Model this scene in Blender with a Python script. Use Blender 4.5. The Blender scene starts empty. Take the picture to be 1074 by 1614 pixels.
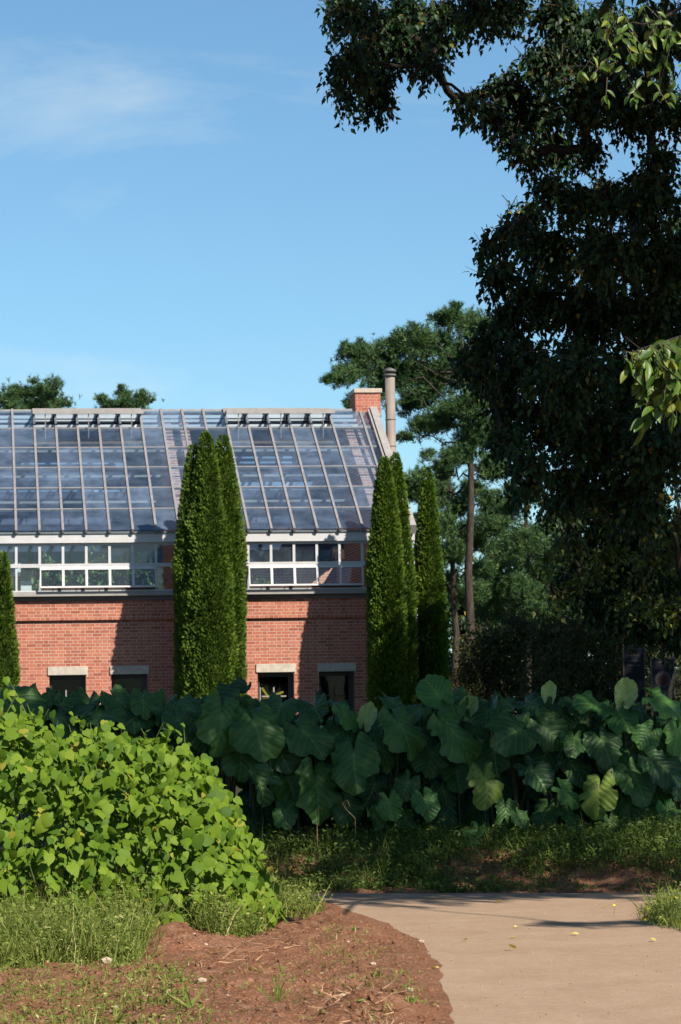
import bpy, math, random
import numpy as np
from mathutils import Matrix, Vector
random.seed(7); rng = np.random.default_rng(7)
SC = bpy.context.scene; COL = SC.collection
rad = math.radians

# ---------------------------------------------------------------- camera
FPX, CX, CY = 4500.0, 537.0, 807.0
CAM = np.array([0.0, 0.0, 1.6])
_a, _p, _r = rad(7.2), math.atan(323 / FPX), rad(0.9)
CF = np.array([math.sin(_a) * math.cos(_p), math.cos(_a) * math.cos(_p), math.sin(_p)])
_R0 = np.array([math.cos(_a), -math.sin(_a), 0.0]); _U0 = np.cross(_R0, CF)
CR = math.cos(_r) * _R0 - math.sin(_r) * _U0
CU = math.cos(_r) * _U0 + math.sin(_r) * _R0
cam = bpy.data.objects.new('camera', bpy.data.cameras.new('camera')); COL.objects.link(cam)
cam.data.sensor_fit = 'HORIZONTAL'; cam.data.sensor_width = 24.0
cam.data.lens = FPX / 1074 * 24.0
cam.data.clip_start = 0.5; cam.data.clip_end = 3000
cam.matrix_world = Matrix(((CR[0], CU[0], -CF[0], CAM[0]), (CR[1], CU[1], -CF[1], CAM[1]), (CR[2], CU[2], -CF[2], CAM[2]), (0, 0, 0, 1)))
cam.data.dof.use_dof = True; cam.data.dof.focus_distance = 23.0; cam.data.dof.aperture_fstop = 11.0
SC.camera = cam

# ---------------------------------------------------------------- sky and sun
SUN_EL, SUN_AZ = 42.0, 35.0          # azimuth: from straight behind the camera side of the facade towards the right
SUN = np.array([math.sin(rad(SUN_AZ)) * math.cos(rad(SUN_EL)), -math.cos(rad(SUN_AZ)) * math.cos(rad(SUN_EL)), math.sin(rad(SUN_EL))])
W = bpy.data.worlds.new('World'); SC.world = W; W.use_nodes = True
wn, wl = W.node_tree.nodes, W.node_tree.links; wn.clear()
sky = wn.new('ShaderNodeTexSky'); sky.sky_type = 'NISHITA'; sky.sun_disc = False
sky.sun_elevation = rad(SUN_EL); sky.sun_rotation = math.atan2(SUN[0], SUN[1])
sky.air_density = 0.9; sky.dust_density = 0.3; sky.ozone_density = 6.5; sky.altitude = 50
tc = wn.new('ShaderNodeTexCoord'); mp = wn.new('ShaderNodeMapping')
mp.inputs['Scale'].default_value = (4.5, 4.5, 15.0); mp.inputs['Rotation'].default_value = (0.04, -0.05, 0.2)
mp.inputs['Location'].default_value = (0.0, 3.0, 4.31)
cn = wn.new('ShaderNodeTexNoise'); cn.inputs['Scale'].default_value = 1.0; cn.inputs['Detail'].default_value = 7; cn.inputs['Roughness'].default_value = 0.62; cn.inputs['Distortion'].default_value = 0.6
cr = wn.new('ShaderNodeValToRGB'); cr.color_ramp.elements[0].position = 0.55; cr.color_ramp.elements[1].position = 0.88
cr.color_ramp.elements[0].color = (0, 0, 0, 1); cr.color_ramp.elements[1].color = (1, 1, 1, 1)
cm = wn.new('ShaderNodeMath'); cm.operation = 'MULTIPLY'; cm.inputs[1].default_value = 0.45
cmix = wn.new('ShaderNodeMixRGB'); cmix.inputs[2].default_value = (6.2, 6.1, 6.6, 1)
wb = wn.new('ShaderNodeBackground'); wb.inputs['Strength'].default_value = 0.078
wo = wn.new('ShaderNodeOutputWorld')
wl.new(tc.outputs['Generated'], mp.inputs[0]); wl.new(mp.outputs[0], cn.inputs['Vector']); wl.new(cn.outputs['Fac'], cr.inputs[0])
wl.new(cr.outputs[0], cm.inputs[0]); wl.new(cm.outputs[0], cmix.inputs[0]); wl.new(sky.outputs[0], cmix.inputs[1])
tint = wn.new('ShaderNodeMixRGB'); tint.blend_type = 'MULTIPLY'; tint.inputs[0].default_value = 1.0; tint.inputs[2].default_value = (0.96, 1.07, 0.95, 1)
wl.new(cmix.outputs[0], tint.inputs[1]); wl.new(tint.outputs[0], wb.inputs[0]); wl.new(wb.outputs[0], wo.inputs[0])
sl = bpy.data.lights.new('sun', 'SUN'); sl.energy = 5.0; sl.angle = rad(0.5); sl.color = (1.0, 0.91, 0.78)
so = bpy.data.objects.new('sun', sl); COL.objects.link(so)
so.rotation_euler = Vector(tuple(SUN)).to_track_quat('Z', 'Y').to_euler()
so.location = (20, -20, 40)
VS = SC.view_settings
VS.view_transform = 'Standard'; VS.look = 'None'; VS.gamma = 1.0; VS.use_curve_mapping = False; VS.exposure = 0.9
SC.render.engine = 'CYCLES'
cy = SC.cycles
cy.max_bounces = 7; cy.diffuse_bounces = 3; cy.glossy_bounces = 3; cy.transmission_bounces = 4; cy.transparent_max_bounces = 14
cy.caustics_reflective = False; cy.caustics_refractive = False; cy.use_denoising = True
cy.sample_clamp_indirect = 6.0

# ---------------------------------------------------------------- helpers
def at(u, v, y):
    """point in the place seen at pixel (u, v) of the photograph, y metres deep"""
    d = CF + CR * (u - CX) / FPX + CU * (CY - v) / FPX
    return CAM + d * (y / d[1])
def gnd(u, v, z=0.0):
    d = CF + CR * (u - CX) / FPX + CU * (CY - v) / FPX
    return CAM + d * ((z - CAM[2]) / d[2])

def nrm(a):
    a = np.asarray(a, float); return a / np.maximum(np.linalg.norm(a, axis=-1, keepdims=True), 1e-9)

def frames(Y, N):
    Y = nrm(Y); X = nrm(np.cross(Y, N)); Z = np.cross(X, Y); return X, Y, Z

def scatter(tv, tt, pos, X, Y, Z, sx, sy, sz):
    n, k = len(pos), len(tv)
    sx, sy, sz = [np.broadcast_to(np.asarray(s, float), (n,)) for s in (sx, sy, sz)]
    V = pos[:, None, :] + tv[None, :, 0, None] * (X * sx[:, None])[:, None, :] + tv[None, :, 1, None] * (Y * sy[:, None])[:, None, :] + tv[None, :, 2, None] * (Z * sz[:, None])[:, None, :]
    T = tt[None] + (np.arange(n) * k)[:, None, None]
    return V.reshape(-1, 3), T.reshape(-1, 3)

def tmesh(name, V, T, mat, rnd=None, smooth=False, flat=False):
    V = np.ascontiguousarray(V, np.float32); T = np.ascontiguousarray(T, np.int32)
    me = bpy.data.meshes.new(name)
    me.vertices.add(len(V)); me.vertices.foreach_set('co', V.ravel())
    me.loops.add(T.size); me.loops.foreach_set('vertex_index', T.ravel())
    me.polygons.add(len(T)); me.polygons.foreach_set('loop_start', np.arange(0, T.size, 3, dtype=np.int32))
    if smooth: me.polygons.foreach_set('use_smooth', np.ones(len(T), bool))
    if flat: me.attributes.new('sharp_face', 'BOOLEAN', 'FACE').data.foreach_set('value', np.ones(len(T), bool))
    if rnd is not None:
        at_ = me.attributes.new('rnd', 'FLOAT', 'POINT'); at_.data.foreach_set('value', np.ascontiguousarray(rnd, np.float32))
    me.update(calc_edges=True); me.validate()
    if mat: me.materials.append(mat)
    return me

class MB:
    """collects boxes, tubes and sheets into one mesh"""
    def __init__(s): s.v = []; s.f = []
    def box(s, lo, hi, M=None):
        x0, y0, z0 = lo; x1, y1, z1 = hi
        vs = [(x0, y0, z0), (x1, y0, z0), (x1, y1, z0), (x0, y1, z0), (x0, y0, z1), (x1, y0, z1), (x1, y1, z1), (x0, y1, z1)]
        if M is not None: vs = [tuple(M @ Vector(q)) for q in vs]
        n = len(s.v); s.v += vs
        s.f += [tuple(n + i for i in q) for q in ((0, 3, 2, 1), (4, 5, 6, 7), (0, 1, 5, 4), (1, 2, 6, 5), (2, 3, 7, 6), (3, 0, 4, 7))]
        return s
    def hexa(s, vs):
        n = len(s.v); s.v += [tuple(q) for q in vs]
        s.f += [tuple(n + i for i in q) for q in ((0, 3, 2, 1), (4, 5, 6, 7), (0, 1, 5, 4), (1, 2, 6, 5), (2, 3, 7, 6), (3, 0, 4, 7))]
        return s
    def tube(s, pts, rs, seg=8, caps=True):
        pts = [np.asarray(p, float) for p in pts]; n0 = len(s.v); m = len(pts)
        ref = np.array([0.31, 0.87, 0.39])
        for i, p in enumerate(pts):
            t = nrm(pts[min(i + 1, m - 1)] - pts[max(i - 1, 0)])
            if abs(t @ ref) > 0.95: ref = np.array([0.9, 0.1, 0.4])
            a = nrm(np.cross(t, ref)); b = np.cross(t, a)
            for k in range(seg):
                an = 2 * math.pi * k / seg
                s.v.append(tuple(p + rs[i] * (math.cos(an) * a + math.sin(an) * b)))
        for i in range(m - 1):
            for k in range(seg):
                k2 = (k + 1) % seg
                s.f.append((n0 + i * seg + k, n0 + i * seg + k2, n0 + (i + 1) * seg + k2, n0 + (i + 1) * seg + k))
        if caps:
            s.f.append(tuple(n0 + k for k in range(seg))[::-1]); s.f.append(tuple(n0 + (m - 1) * seg + k for k in range(seg)))
        return s
    def mesh(s, name, mat, smooth=False, bevel=0):
        me = bpy.data.meshes.new(name); me.from_pydata(s.v, [], s.f); me.update()
        if smooth: me.polygons.foreach_set('use_smooth', [True] * len(me.polygons))
        me.materials.append(mat); return me
    def build(s, name, mat, parent=None, smooth=False):
        return link(name, s.mesh(name, mat, smooth), parent)

def link(name, data, parent=None, loc=None, rot=None, scale=None):
    o = bpy.data.objects.new(name, data); COL.objects.link(o)
    if loc is not None: o.location = tuple(loc)
    if rot is not None: o.rotation_euler = rot
    if scale is not None: o.scale = scale if hasattr(scale, '__len__') else (scale,) * 3
    if parent is not None: adopt(o, parent)
    return o
def adopt(o, parent):
    o.parent = parent
    if parent.parent is None: o.matrix_parent_inverse = Matrix.Translation(-Vector(parent.location))
def tag(o, label, cat, group=None, kind=None):
    o['label'] = label; o['category'] = cat
    if group: o['group'] = group
    if kind: o['kind'] = kind
    return o
def thing(name, loc, label, cat, group=None):
    o = bpy.data.objects.new(name, None); COL.objects.link(o); o.location = tuple(loc); o.empty_display_size = 0.2
    return tag(o, label, cat, group)
def structure(o): o['kind'] = 'structure'; return o
def stuffpart(o): o['kind'] = 'stuff'; return o

def vnoise(x, y, seed=0):
    """smooth value noise on numpy arrays"""
    xi = np.floor(x).astype(np.int64); yi = np.floor(y).astype(np.int64); xf = x - xi; yf = y - yi
    def h(a, b):
        n = (a * 374761393 + b * 668265263 + seed * 982451653) & 0xffffffff
        n = ((n ^ (n >> 13)) * 1274126177) & 0xffffffff
        return ((n ^ (n >> 16)) & 0xffff) / 65535.0
    u = xf * xf * (3 - 2 * xf); v = yf * yf * (3 - 2 * yf)
    return (h(xi, yi) * (1 - u) + h(xi + 1, yi) * u) * (1 - v) + (h(xi, yi + 1) * (1 - u) + h(xi + 1, yi + 1) * u) * v
def fbm(x, y, oct=4, seed=0):
    s = 0; a = 0.5
    for i in range(oct):
        s = s + a * (vnoise(x, y, seed + i) - 0.5); x = x * 2.03; y = y * 2.03; a *= 0.5
    return s

# ---------------------------------------------------------------- materials
class NT:
    def __init__(s, name):
        s.m = bpy.data.materials.new(name); s.m.use_nodes = True; s.t = s.m.node_tree; s.t.nodes.clear()
        s.out = s.n('OutputMaterial')
    def n(s, typ, **kw):
        o = s.t.nodes.new('ShaderNode' + typ)
        for k, v in kw.items():
            if hasattr(o, k) and k not in o.inputs: setattr(o, k, v)
            else: o.inputs[k].default_value = v
        return o
    def l(s, a, b): s.t.links.new(a, b)
    def noise(s, scale, detail=4, rough=0.6, vec=None, dist=0.0):
        o = s.n('TexNoise', Scale=scale, Detail=detail, Roughness=rough, Distortion=dist)
        if vec is not None: s.l(vec, o.inputs['Vector'])
        return o.outputs['Fac']
    def ramp(s, fac, stops):
        o = s.n('ValToRGB'); e = o.color_ramp.elements
        while len(e) < len(stops): e.new(0.5)
        for i, (p, c) in enumerate(stops): e[i].position = p; e[i].color = (*c, 1) if len(c) == 3 else c
        s.l(fac, o.inputs[0]); return o.outputs[0]
    def mix(s, fac, a, b, blend='MIX'):
        o = s.n('MixRGB', blend_type=blend)
        for i, q in ((0, fac), (1, a), (2, b)):
            if hasattr(q, 'is_linked'): s.l(q, o.inputs[i])
            else: o.inputs[i].default_value = q if i == 0 else (*q, 1)
        return o.outputs[0]
    def bump(s, h, strength=0.4, dist=0.02):
        o = s.n('Bump', Strength=strength, Distance=dist); s.l(h, o.inputs['Height']); return o.outputs[0]
    def bsdf(s, col, rough=0.7, normal=None, spec=0.4, metal=0.0):
        o = s.n('BsdfPrincipled'); o.inputs['Specular IOR Level'].default_value = spec; o.inputs['Metallic'].default_value = metal
        if hasattr(rough, 'is_linked'): s.l(rough, o.inputs['Roughness'])
        else: o.inputs['Roughness'].default_value = rough
        if hasattr(col, 'is_linked'): s.l(col, o.inputs['Base Color'])
        else: o.inputs['Base Color'].default_value = (*col, 1)
        if normal is not None: s.l(normal, o.inputs['Normal'])
        return o.outputs[0]
    def done(s, sh): s.l(sh, s.out.inputs[0]); return s.m

def plain(name, c, rough=0.6, var=0.12, scale=6.0, metal=0.0, spec=0.4, bump=0.0):
    t = NT(name); pos = t.n('NewGeometry').outputs['Position']
    n1 = t.noise(scale, 5, 0.65, pos)
    a = tuple(max(0, q * (1 - var * 1.6)) for q in c); b = tuple(min(1, q * (1 + var)) for q in c)
    col = t.ramp(n1, [(0.3, a), (0.7, b)])
    return t.done(t.bsdf(col, rough, t.bump(t.noise(scale * 8, 3, 0.6, pos), bump, 0.01) if bump else None, spec, metal))

def leafmat(name, stops, rough=0.5, trans=0.3, tcol=None, spec=0.4, nscale=0.0):
    """stops: colours over the per-leaf value rnd"""
    t = NT(name); a = t.n('Attribute', attribute_name='rnd').outputs['Fac']
    col = t.ramp(a, stops)
    if nscale:
        pos = t.n('NewGeometry').outputs['Position']
        col = t.mix(t.ramp(t.noise(nscale, 3, 0.5, pos), [(0.35, (0, 0, 0)), (0.7, (0.6, 0.6, 0.6))]), col, tuple(q * 0.62 for q in stops[0][1]))
    p = t.bsdf(col, rough, None, spec)
    if trans <= 0: return t.done(p)
    tr = t.n('BsdfTranslucent'); tc_ = t.mix(1.0, col, tcol or (1.0, 1.0, 0.5), 'MULTIPLY'); t.l(tc_, tr.inputs[0])
    mx = t.n('MixShader'); mx.inputs[0].default_value = trans; t.l(p, mx.inputs[1]); t.l(tr.outputs[0], mx.inputs[2])
    return t.done(mx.outputs[0])

def glass(name, tint, dust, dcol=(0.5, 0.53, 0.58), refl=1.0, rough=0.02):
    t = NT(name); pos = t.n('NewGeometry').outputs['Position']
    tr = t.n('BsdfTransparent'); tr.inputs[0].default_value = (*tint, 1)
    df = t.n('BsdfDiffuse'); df.inputs[0].default_value = (*dcol, 1)
    gl = t.n('BsdfGlossy'); gl.inputs['Roughness'].default_value = rough; gl.inputs[0].default_value = (refl, refl, refl, 1)
    b = t.bump(t.noise(1.1, 2, 0.5, pos), 0.08, 0.02); t.l(b, gl.inputs['Normal'])
    fr0 = t.n('Fresnel', IOR=1.62); gb = t.n('NewGeometry'); inv = t.n('Math', operation='SUBTRACT'); inv.inputs[0].default_value = 1.0; t.l(gb.outputs['Backfacing'], inv.inputs[1])
    fr = t.n('Math', operation='MULTIPLY'); t.l(fr0.outputs[0], fr.inputs[0]); t.l(inv.outputs[0], fr.inputs[1])
    m1 = t.n('MixShader'); d = t.ramp(t.noise(2.3, 5, 0.65, pos), [(0.3, (dust * .4,) * 3), (0.75, (dust * 1.7,) * 3)])
    ov = t.n('MapRange'); ov.inputs[3].default_value = 0.35; ov.inputs[4].default_value = 1.65; t.l(t.n('ObjectInfo').outputs['Random'], ov.inputs[0])
    dm = t.n('Math', operation='MULTIPLY'); t.l(d, dm.inputs[0]); t.l(ov.outputs[0], dm.inputs[1]); t.l(dm.outputs[0], m1.inputs[0])
    t.l(tr.outputs[0], m1.inputs[1]); t.l(df.outputs[0], m1.inputs[2])
    m2 = t.n('MixShader'); t.l(fr.outputs[0], m2.inputs[0]); t.l(m1.outputs[0], m2.inputs[1]); t.l(gl.outputs[0], m2.inputs[2])
    return t.done(m2.outputs[0])

def brick_mat():
    t = NT('brick_clay'); a = t.n('ObjectInfo').outputs['Random']; r = t.n('Attribute', attribute_name='rnd').outputs['Fac']
    s = t.n('Math', operation='ADD'); t.l(a, s.inputs[0]); t.l(r, s.inputs[1])
    f = t.n('Math', operation='FRACT'); t.l(s.outputs[0], f.inputs[0])
    pos = t.n('NewGeometry').outputs['Position']
    c = t.ramp(f.outputs[0], [(0.0, (0.26, 0.075, 0.050)), (0.2, (0.36, 0.112, 0.070)), (0.6, (0.42, 0.140, 0.090)), (0.85, (0.45, 0.165, 0.110)), (1.0, (0.30, 0.100, 0.075))])
    c = t.mix(t.ramp(t.noise(38, 4, 0.7, pos), [(0.35, (0, 0, 0)), (0.8, (0.5,) * 3)]), c, (0.19, 0.085, 0.065))
    c = t.mix(t.ramp(t.noise(1.1, 5, 0.6, pos), [(0.5, (0, 0, 0)), (0.85, (0.35,) * 3)]), c, (0.42, 0.25, 0.18))
    mpv = t.n('Mapping'); mpv.inputs['Scale'].default_value = (5.5, 5.5, 0.7); t.l(pos, mpv.inputs[0])
    c = t.mix(t.ramp(t.noise(1.0, 4, 0.6, mpv.outputs[0]), [(0.52, (0, 0, 0)), (0.78, (0.5,) * 3)]), c, (0.20, 0.105, 0.08))
    return t.done(t.bsdf(c, 0.85, t.bump(t.noise(160, 3, 0.6, pos), 0.3, 0.004), 0.2))
def brick_tex_mat():
    t = NT('interior_brickwork'); pos = t.n('NewGeometry').outputs['Position']
    br = t.n('TexBrick', Scale=1.0); br.inputs['Brick Width'].default_value = 0.2; br.inputs['Row Height'].default_value = 0.067; br.inputs['Mortar Size'].default_value = 0.01
    mpn = t.n('Mapping'); mpn.inputs['Rotation'].default_value = (rad(90), 0, 0); t.l(pos, mpn.inputs[0]); t.l(mpn.outputs[0], br.inputs['Vector'])
    br.inputs['Color1'].default_value = (0.50, 0.21, 0.15, 1); br.inputs['Color2'].default_value = (0.42, 0.16, 0.11, 1); br.inputs['Mortar'].default_value = (0.5, 0.42, 0.36, 1)
    return t.done(t.bsdf(br.outputs['Color'], 0.85, None, 0.2))

def soil_mat():
    t = NT('red_soil'); geo = t.n('NewGeometry'); pos = geo.outputs['Position']
    c = t.ramp(t.noise(1.6, 6, 0.65, pos), [(0.3, (0.150, 0.066, 0.034)), (0.55, (0.235, 0.105, 0.056)), (0.75, (0.30, 0.155, 0.095))])
    c = t.mix(t.ramp(t.noise(26, 4, 0.7, pos), [(0.4, (0, 0, 0)), (0.68, (0.85,) * 3)]), c, (0.11, 0.048, 0.026))
    c = t.mix(t.ramp(t.noise(3.2, 5, 0.65, pos), [(0.48, (0, 0, 0)), (0.66, (0.55,) * 3)]), c, (0.12, 0.062, 0.036))
    c = t.mix(t.ramp(t.noise(60, 3, 0.6, pos), [(0.55, (0, 0, 0)), (0.68, (0.85,) * 3)]), c, (0.40, 0.245, 0.165))
    c = t.mix(t.ramp(t.noise(8, 4, 0.6, pos), [(0.5, (0, 0, 0)), (0.75, (0.6,) * 3)]), c, (0.33, 0.19, 0.12))
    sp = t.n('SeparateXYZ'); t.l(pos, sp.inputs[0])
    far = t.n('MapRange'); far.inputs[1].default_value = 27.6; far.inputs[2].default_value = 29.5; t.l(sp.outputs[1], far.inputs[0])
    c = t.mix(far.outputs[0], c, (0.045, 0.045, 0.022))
    h = t.noise(34, 6, 0.7, pos)
    return t.done(t.bsdf(c, 0.95, t.bump(h, 0.9, 0.035), 0.1))
def path_mat():
    t = NT('sandy_concrete'); pos = t.n('NewGeometry').outputs['Position']
    c = t.ramp(t.noise(1.6, 7, 0.7, pos), [(0.32, (0.262, 0.178, 0.118)), (0.6, (0.318, 0.228, 0.156)), (0.8, (0.37, 0.278, 0.200))])
    c = t.mix(t.ramp(t.noise(11, 6, 0.72, pos), [(0.42, (0, 0, 0)), (0.75, (0.5,) * 3)]), c, (0.215, 0.130, 0.080))
    c = t.mix(t.ramp(t.noise(42, 4, 0.75, pos), [(0.5, (0, 0, 0)), (0.7, (0.55,) * 3)]), c, (0.40, 0.30, 0.215))
    c = t.mix(t.ramp(t.noise(110, 3, 0.7, pos), [(0.5, (0, 0, 0)), (0.68, (0.9,) * 3)]), c, (0.185, 0.130, 0.095))
    c = t.mix(t.ramp(t.noise(75, 2, 0.5, pos), [(0.70, (0, 0, 0)), (0.76, (0.7,) * 3)]), c, (0.12, 0.07, 0.045))
    c = t.mix(t.ramp(t.noise(95, 2, 0.5, pos), [(0.70, (0, 0, 0)), (0.76, (0.7,) * 3)]), c, (0.42, 0.35, 0.28))
    return t.done(t.bsdf(c, 0.9, t.bump(t.noise(90, 5, 0.7, pos), 0.5, 0.012), 0.15))

def taro_mat(name, base, dark, vein, trans=0.22):
    t = NT(name); oc = t.n('TexCoord').outputs['Object']; sp = t.n('SeparateXYZ'); t.l(oc, sp.inputs[0])
    ax = t.n('Math', operation='ABSOLUTE'); t.l(sp.outputs[0], ax.inputs[0])
    wv = t.n('Math', operation='MULTIPLY_ADD'); wv.inputs[1].default_value = -0.8; t.l(ax.outputs[0], wv.inputs[0]); t.l(sp.outputs[1], wv.inputs[2])
    w = t.noise(4.0, 2, 0.5, oc); wm = t.n('Math', operation='MULTIPLY_ADD'); wm.inputs[1].default_value = 0.05; t.l(w, wm.inputs[0]); t.l(wv.outputs[0], wm.inputs[2])
    m = t.n('Math', operation='MULTIPLY'); m.inputs[1].default_value = 22.0; t.l(wm.outputs[0], m.inputs[0])
    s = t.n('Math', operation='SINE'); t.l(m.outputs[0], s.inputs[0]); ab = t.n('Math', operation='ABSOLUTE'); t.l(s.outputs[0], ab.inputs[0])
    side = t.ramp(ab.outputs[0], [(0.0, (0.34,) * 3), (0.25, (0.07,) * 3), (0.6, (0, 0, 0))])
    mid = t.ramp(ax.outputs[0], [(0.0, (0.55,) * 3), (0.018, (0.12,) * 3), (0.05, (0, 0, 0))])
    veinf = t.mix(1.0, side, mid, 'ADD')
    rnd = t.n('ObjectInfo').outputs['Random']
    c = t.ramp(rnd, [(0.0, dark), (0.5, base), (1.0, tuple(q * 1.25 for q in base))])
    c = t.mix(t.ramp(t.noise(4.5, 4, 0.6, oc), [(0.35, (0, 0, 0)), (0.7, (0.6,) * 3)]), c, dark)
    ln = t.n('VectorMath', operation='LENGTH'); t.l(oc, ln.inputs[0])
    c = t.mix(t.ramp(ln.outputs['Value'], [(0.0, (0.6,) * 3), (0.06, (0.2,) * 3), (0.22, (0, 0, 0))]), c, vein)
    c = t.mix(veinf, c, vein)
    p = t.bsdf(c, 0.45, t.bump(ab.outputs[0], 0.3, 0.02), 0.26)
    tr = t.n('BsdfTranslucent'); t.l(t.mix(1.0, c, (1.0, 1.25, 0.45), 'MULTIPLY'), tr.inputs[0])
    mx = t.n('MixShader'); mx.inputs[0].default_value = trans; t.l(p, mx.inputs[1]); t.l(tr.outputs[0], mx.inputs[2])
    return t.done(mx.outputs[0])

def bark_mat(name, a, b):
    t = NT(name); pos = t.n('NewGeometry').outputs['Position']
    mpn = t.n('Mapping'); mpn.inputs['Scale'].default_value = (14, 14, 4); t.l(pos, mpn.inputs[0])
    n = t.noise(1.0, 5, 0.7, mpn.outputs[0])
    return t.done(t.bsdf(t.ramp(n, [(0.35, a), (0.7, b)]), 0.95, t.bump(n, 0.8, 0.04), 0.1))

M = {}
M['brick'] = brick_mat(); M['brickin'] = brick_tex_mat()
M['mortar'] = plain('lime_mortar', (0.47, 0.35, 0.275), 0.95, 0.15, 20, spec=0.1)
M['lintel'] = plain('pale_stone', (0.43, 0.385, 0.33), 0.85, 0.14, 9, bump=0.25, spec=0.2)
M['white'] = plain('white_painted_metal', (0.46, 0.46, 0.47), 0.45, 0.06, 4)
M['alu'] = plain('weathered_aluminium', (0.205, 0.195, 0.200), 0.6, 0.14, 5, metal=0.0)
M['alul'] = plain('pale_aluminium', (0.28, 0.265, 0.255), 0.55, 0.12, 5, metal=0.0)
M['flash'] = plain('lead_flashing', (0.155, 0.125, 0.135), 0.6, 0.12, 6)
M['dark'] = plain('dark_frame', (0.030, 0.027, 0.026), 0.5, 0.1, 8)
M['brown'] = plain('brown_sill', (0.085, 0.042, 0.032), 0.6, 0.15, 8)
M['black'] = plain('unlit_room_black', (0.012, 0.012, 0.013), 0.9, 0.1, 3)  # near-black colour carries the darkness of the unlit room
M['cream'] = plain('cream_cap', (0.42, 0.35, 0.29), 0.8, 0.10, 8)
M['flue'] = plain('grey_flue', (0.20, 0.165, 0.145), 0.6, 0.10, 3)
M['fluecap'] = plain('dark_flue_cap', (0.10, 0.095, 0.09), 0.6, 0.15, 6)
M['floorin'] = plain('greenhouse_floor', (0.10, 0.10, 0.11), 0.9, 0.2, 2)
M['slat'] = plain('white_slat', (0.62, 0.62, 0.64), 0.6, 0.05, 3)
M['curtain'] = plain('shade_curtain', (0.06, 0.08, 0.14), 0.9, 0.25, 2)
M['bluecurtain'] = plain('pale_shade_curtain', (0.22, 0.33, 0.50), 0.9, 0.2, 2)
M['yellow'] = plain('yellow_board', (0.55, 0.50, 0.03), 0.6, 0.1, 6)
M['gl_roof'] = glass('roof_glass', (0.82, 0.90, 0.95), 0.085, (0.30, 0.39, 0.54))
M['gl_win'] = glass('window_glass', (0.84, 0.89, 0.90), 0.025, (0.4, 0.45, 0.5))
M['gl_back'] = glass('dusty_darkened_back_glass', (0.20, 0.26, 0.36), 0.55, (0.09, 0.12, 0.18))  # dusty glass, with tint and film darkened further to dim the interior
M['gl_dark'] = glass('dark_glass', (0.75, 0.76, 0.77), 0.006, (0.1, 0.1, 0.1), 0.2)
M['soil'] = soil_mat(); M['path'] = path_mat()
M['stone'] = plain('pale_stone_bits', (0.40, 0.30, 0.23), 0.9, 0.25, 30)
M['straw'] = plain('dry_straw', (0.34, 0.20, 0.115), 0.9, 0.25, 12)
M['bark'] = bark_mat('grey_bark', (0.014, 0.012, 0.010), (0.04, 0.034, 0.028))
M['pinebark'] = bark_mat('pine_bark', (0.028, 0.022, 0.019), (0.075, 0.060, 0.050))
M['twig'] = plain('twig', (0.07, 0.06, 0.035), 0.9, 0.2, 10)
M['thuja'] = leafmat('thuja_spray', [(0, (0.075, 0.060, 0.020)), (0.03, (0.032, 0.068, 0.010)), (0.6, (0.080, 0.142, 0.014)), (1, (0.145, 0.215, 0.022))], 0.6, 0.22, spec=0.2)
M['thujacore'] = plain('thuja_dark_core', (0.028, 0.042, 0.010), 0.95, 0.3, 6, spec=0.0)  # dark colour for the shade deep inside the crown
M['pine'] = leafmat('pine_needles', [(0, (0.022, 0.060, 0.022)), (0.6, (0.056, 0.115, 0.032)), (1, (0.125, 0.185, 0.032))], 0.55, 0.12, spec=0.3)
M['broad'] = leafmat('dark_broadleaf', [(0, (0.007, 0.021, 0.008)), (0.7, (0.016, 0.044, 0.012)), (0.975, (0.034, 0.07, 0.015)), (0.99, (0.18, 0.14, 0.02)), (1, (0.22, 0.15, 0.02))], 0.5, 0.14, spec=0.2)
M['glossy'] = leafmat('sunlit_glossy_broadleaf', [(0, (0.028, 0.065, 0.010)), (0.7, (0.075, 0.135, 0.015)), (1, (0.16, 0.19, 0.020))], 0.42, 0.25, spec=0.3)  # lighter copy of the shade tree's crown leaves, sunlight put into the colour
M['maple'] = leafmat('yellow_green_leaf', [(0, (0.035, 0.065, 0.012)), (0.6, (0.075, 0.115, 0.018)), (1, (0.20, 0.20, 0.028))], 0.5, 0.3)
M['olive'] = leafmat('olive_shrub_leaf', [(0, (0.012, 0.024, 0.006)), (0.6, (0.030, 0.044, 0.010)), (1, (0.075, 0.085, 0.020))], 0.6, 0.25, spec=0.2)
M['bean'] = leafmat('bean_leaf', [(0, (0.050, 0.105, 0.010)), (0.45, (0.100, 0.175, 0.013)), (0.985, (0.165, 0.235, 0.020)), (1, (0.25, 0.24, 0.035))], 0.6, 0.36, (1.0, 1.0, 0.3), spec=0.15)
M['stem'] = plain('green_stem', (0.10, 0.14, 0.03), 0.7, 0.2, 10)
M['weed'] = leafmat('weed_blade', [(0, (0.075, 0.115, 0.020)), (0.6, (0.175, 0.220, 0.045)), (0.85, (0.29, 0.30, 0.09)), (1, (0.46, 0.41, 0.21))], 0.65, 0.3, spec=0.15)
M['vergeweed'] = leafmat('verge_weed', [(0, (0.040, 0.075, 0.014)), (0.6, (0.09, 0.14, 0.024)), (0.9, (0.16, 0.19, 0.04)), (1, (0.30, 0.25, 0.11))], 0.6, 0.3, spec=0.25)
M['indoor'] = leafmat('indoor_leaf', [(0, (0.06, 0.12, 0.03)), (1, (0.20, 0.30, 0.07))], 0.5, 0.3)
M['taro'] = taro_mat('taro_leaf', (0.038, 0.098, 0.020), (0.013, 0.044, 0.015), (0.15, 0.23, 0.07))
M['tarolight'] = taro_mat('taro_leaf_fresh', (0.075, 0.190, 0.040), (0.040, 0.120, 0.030), (0.22, 0.32, 0.09), 0.3)
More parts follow.
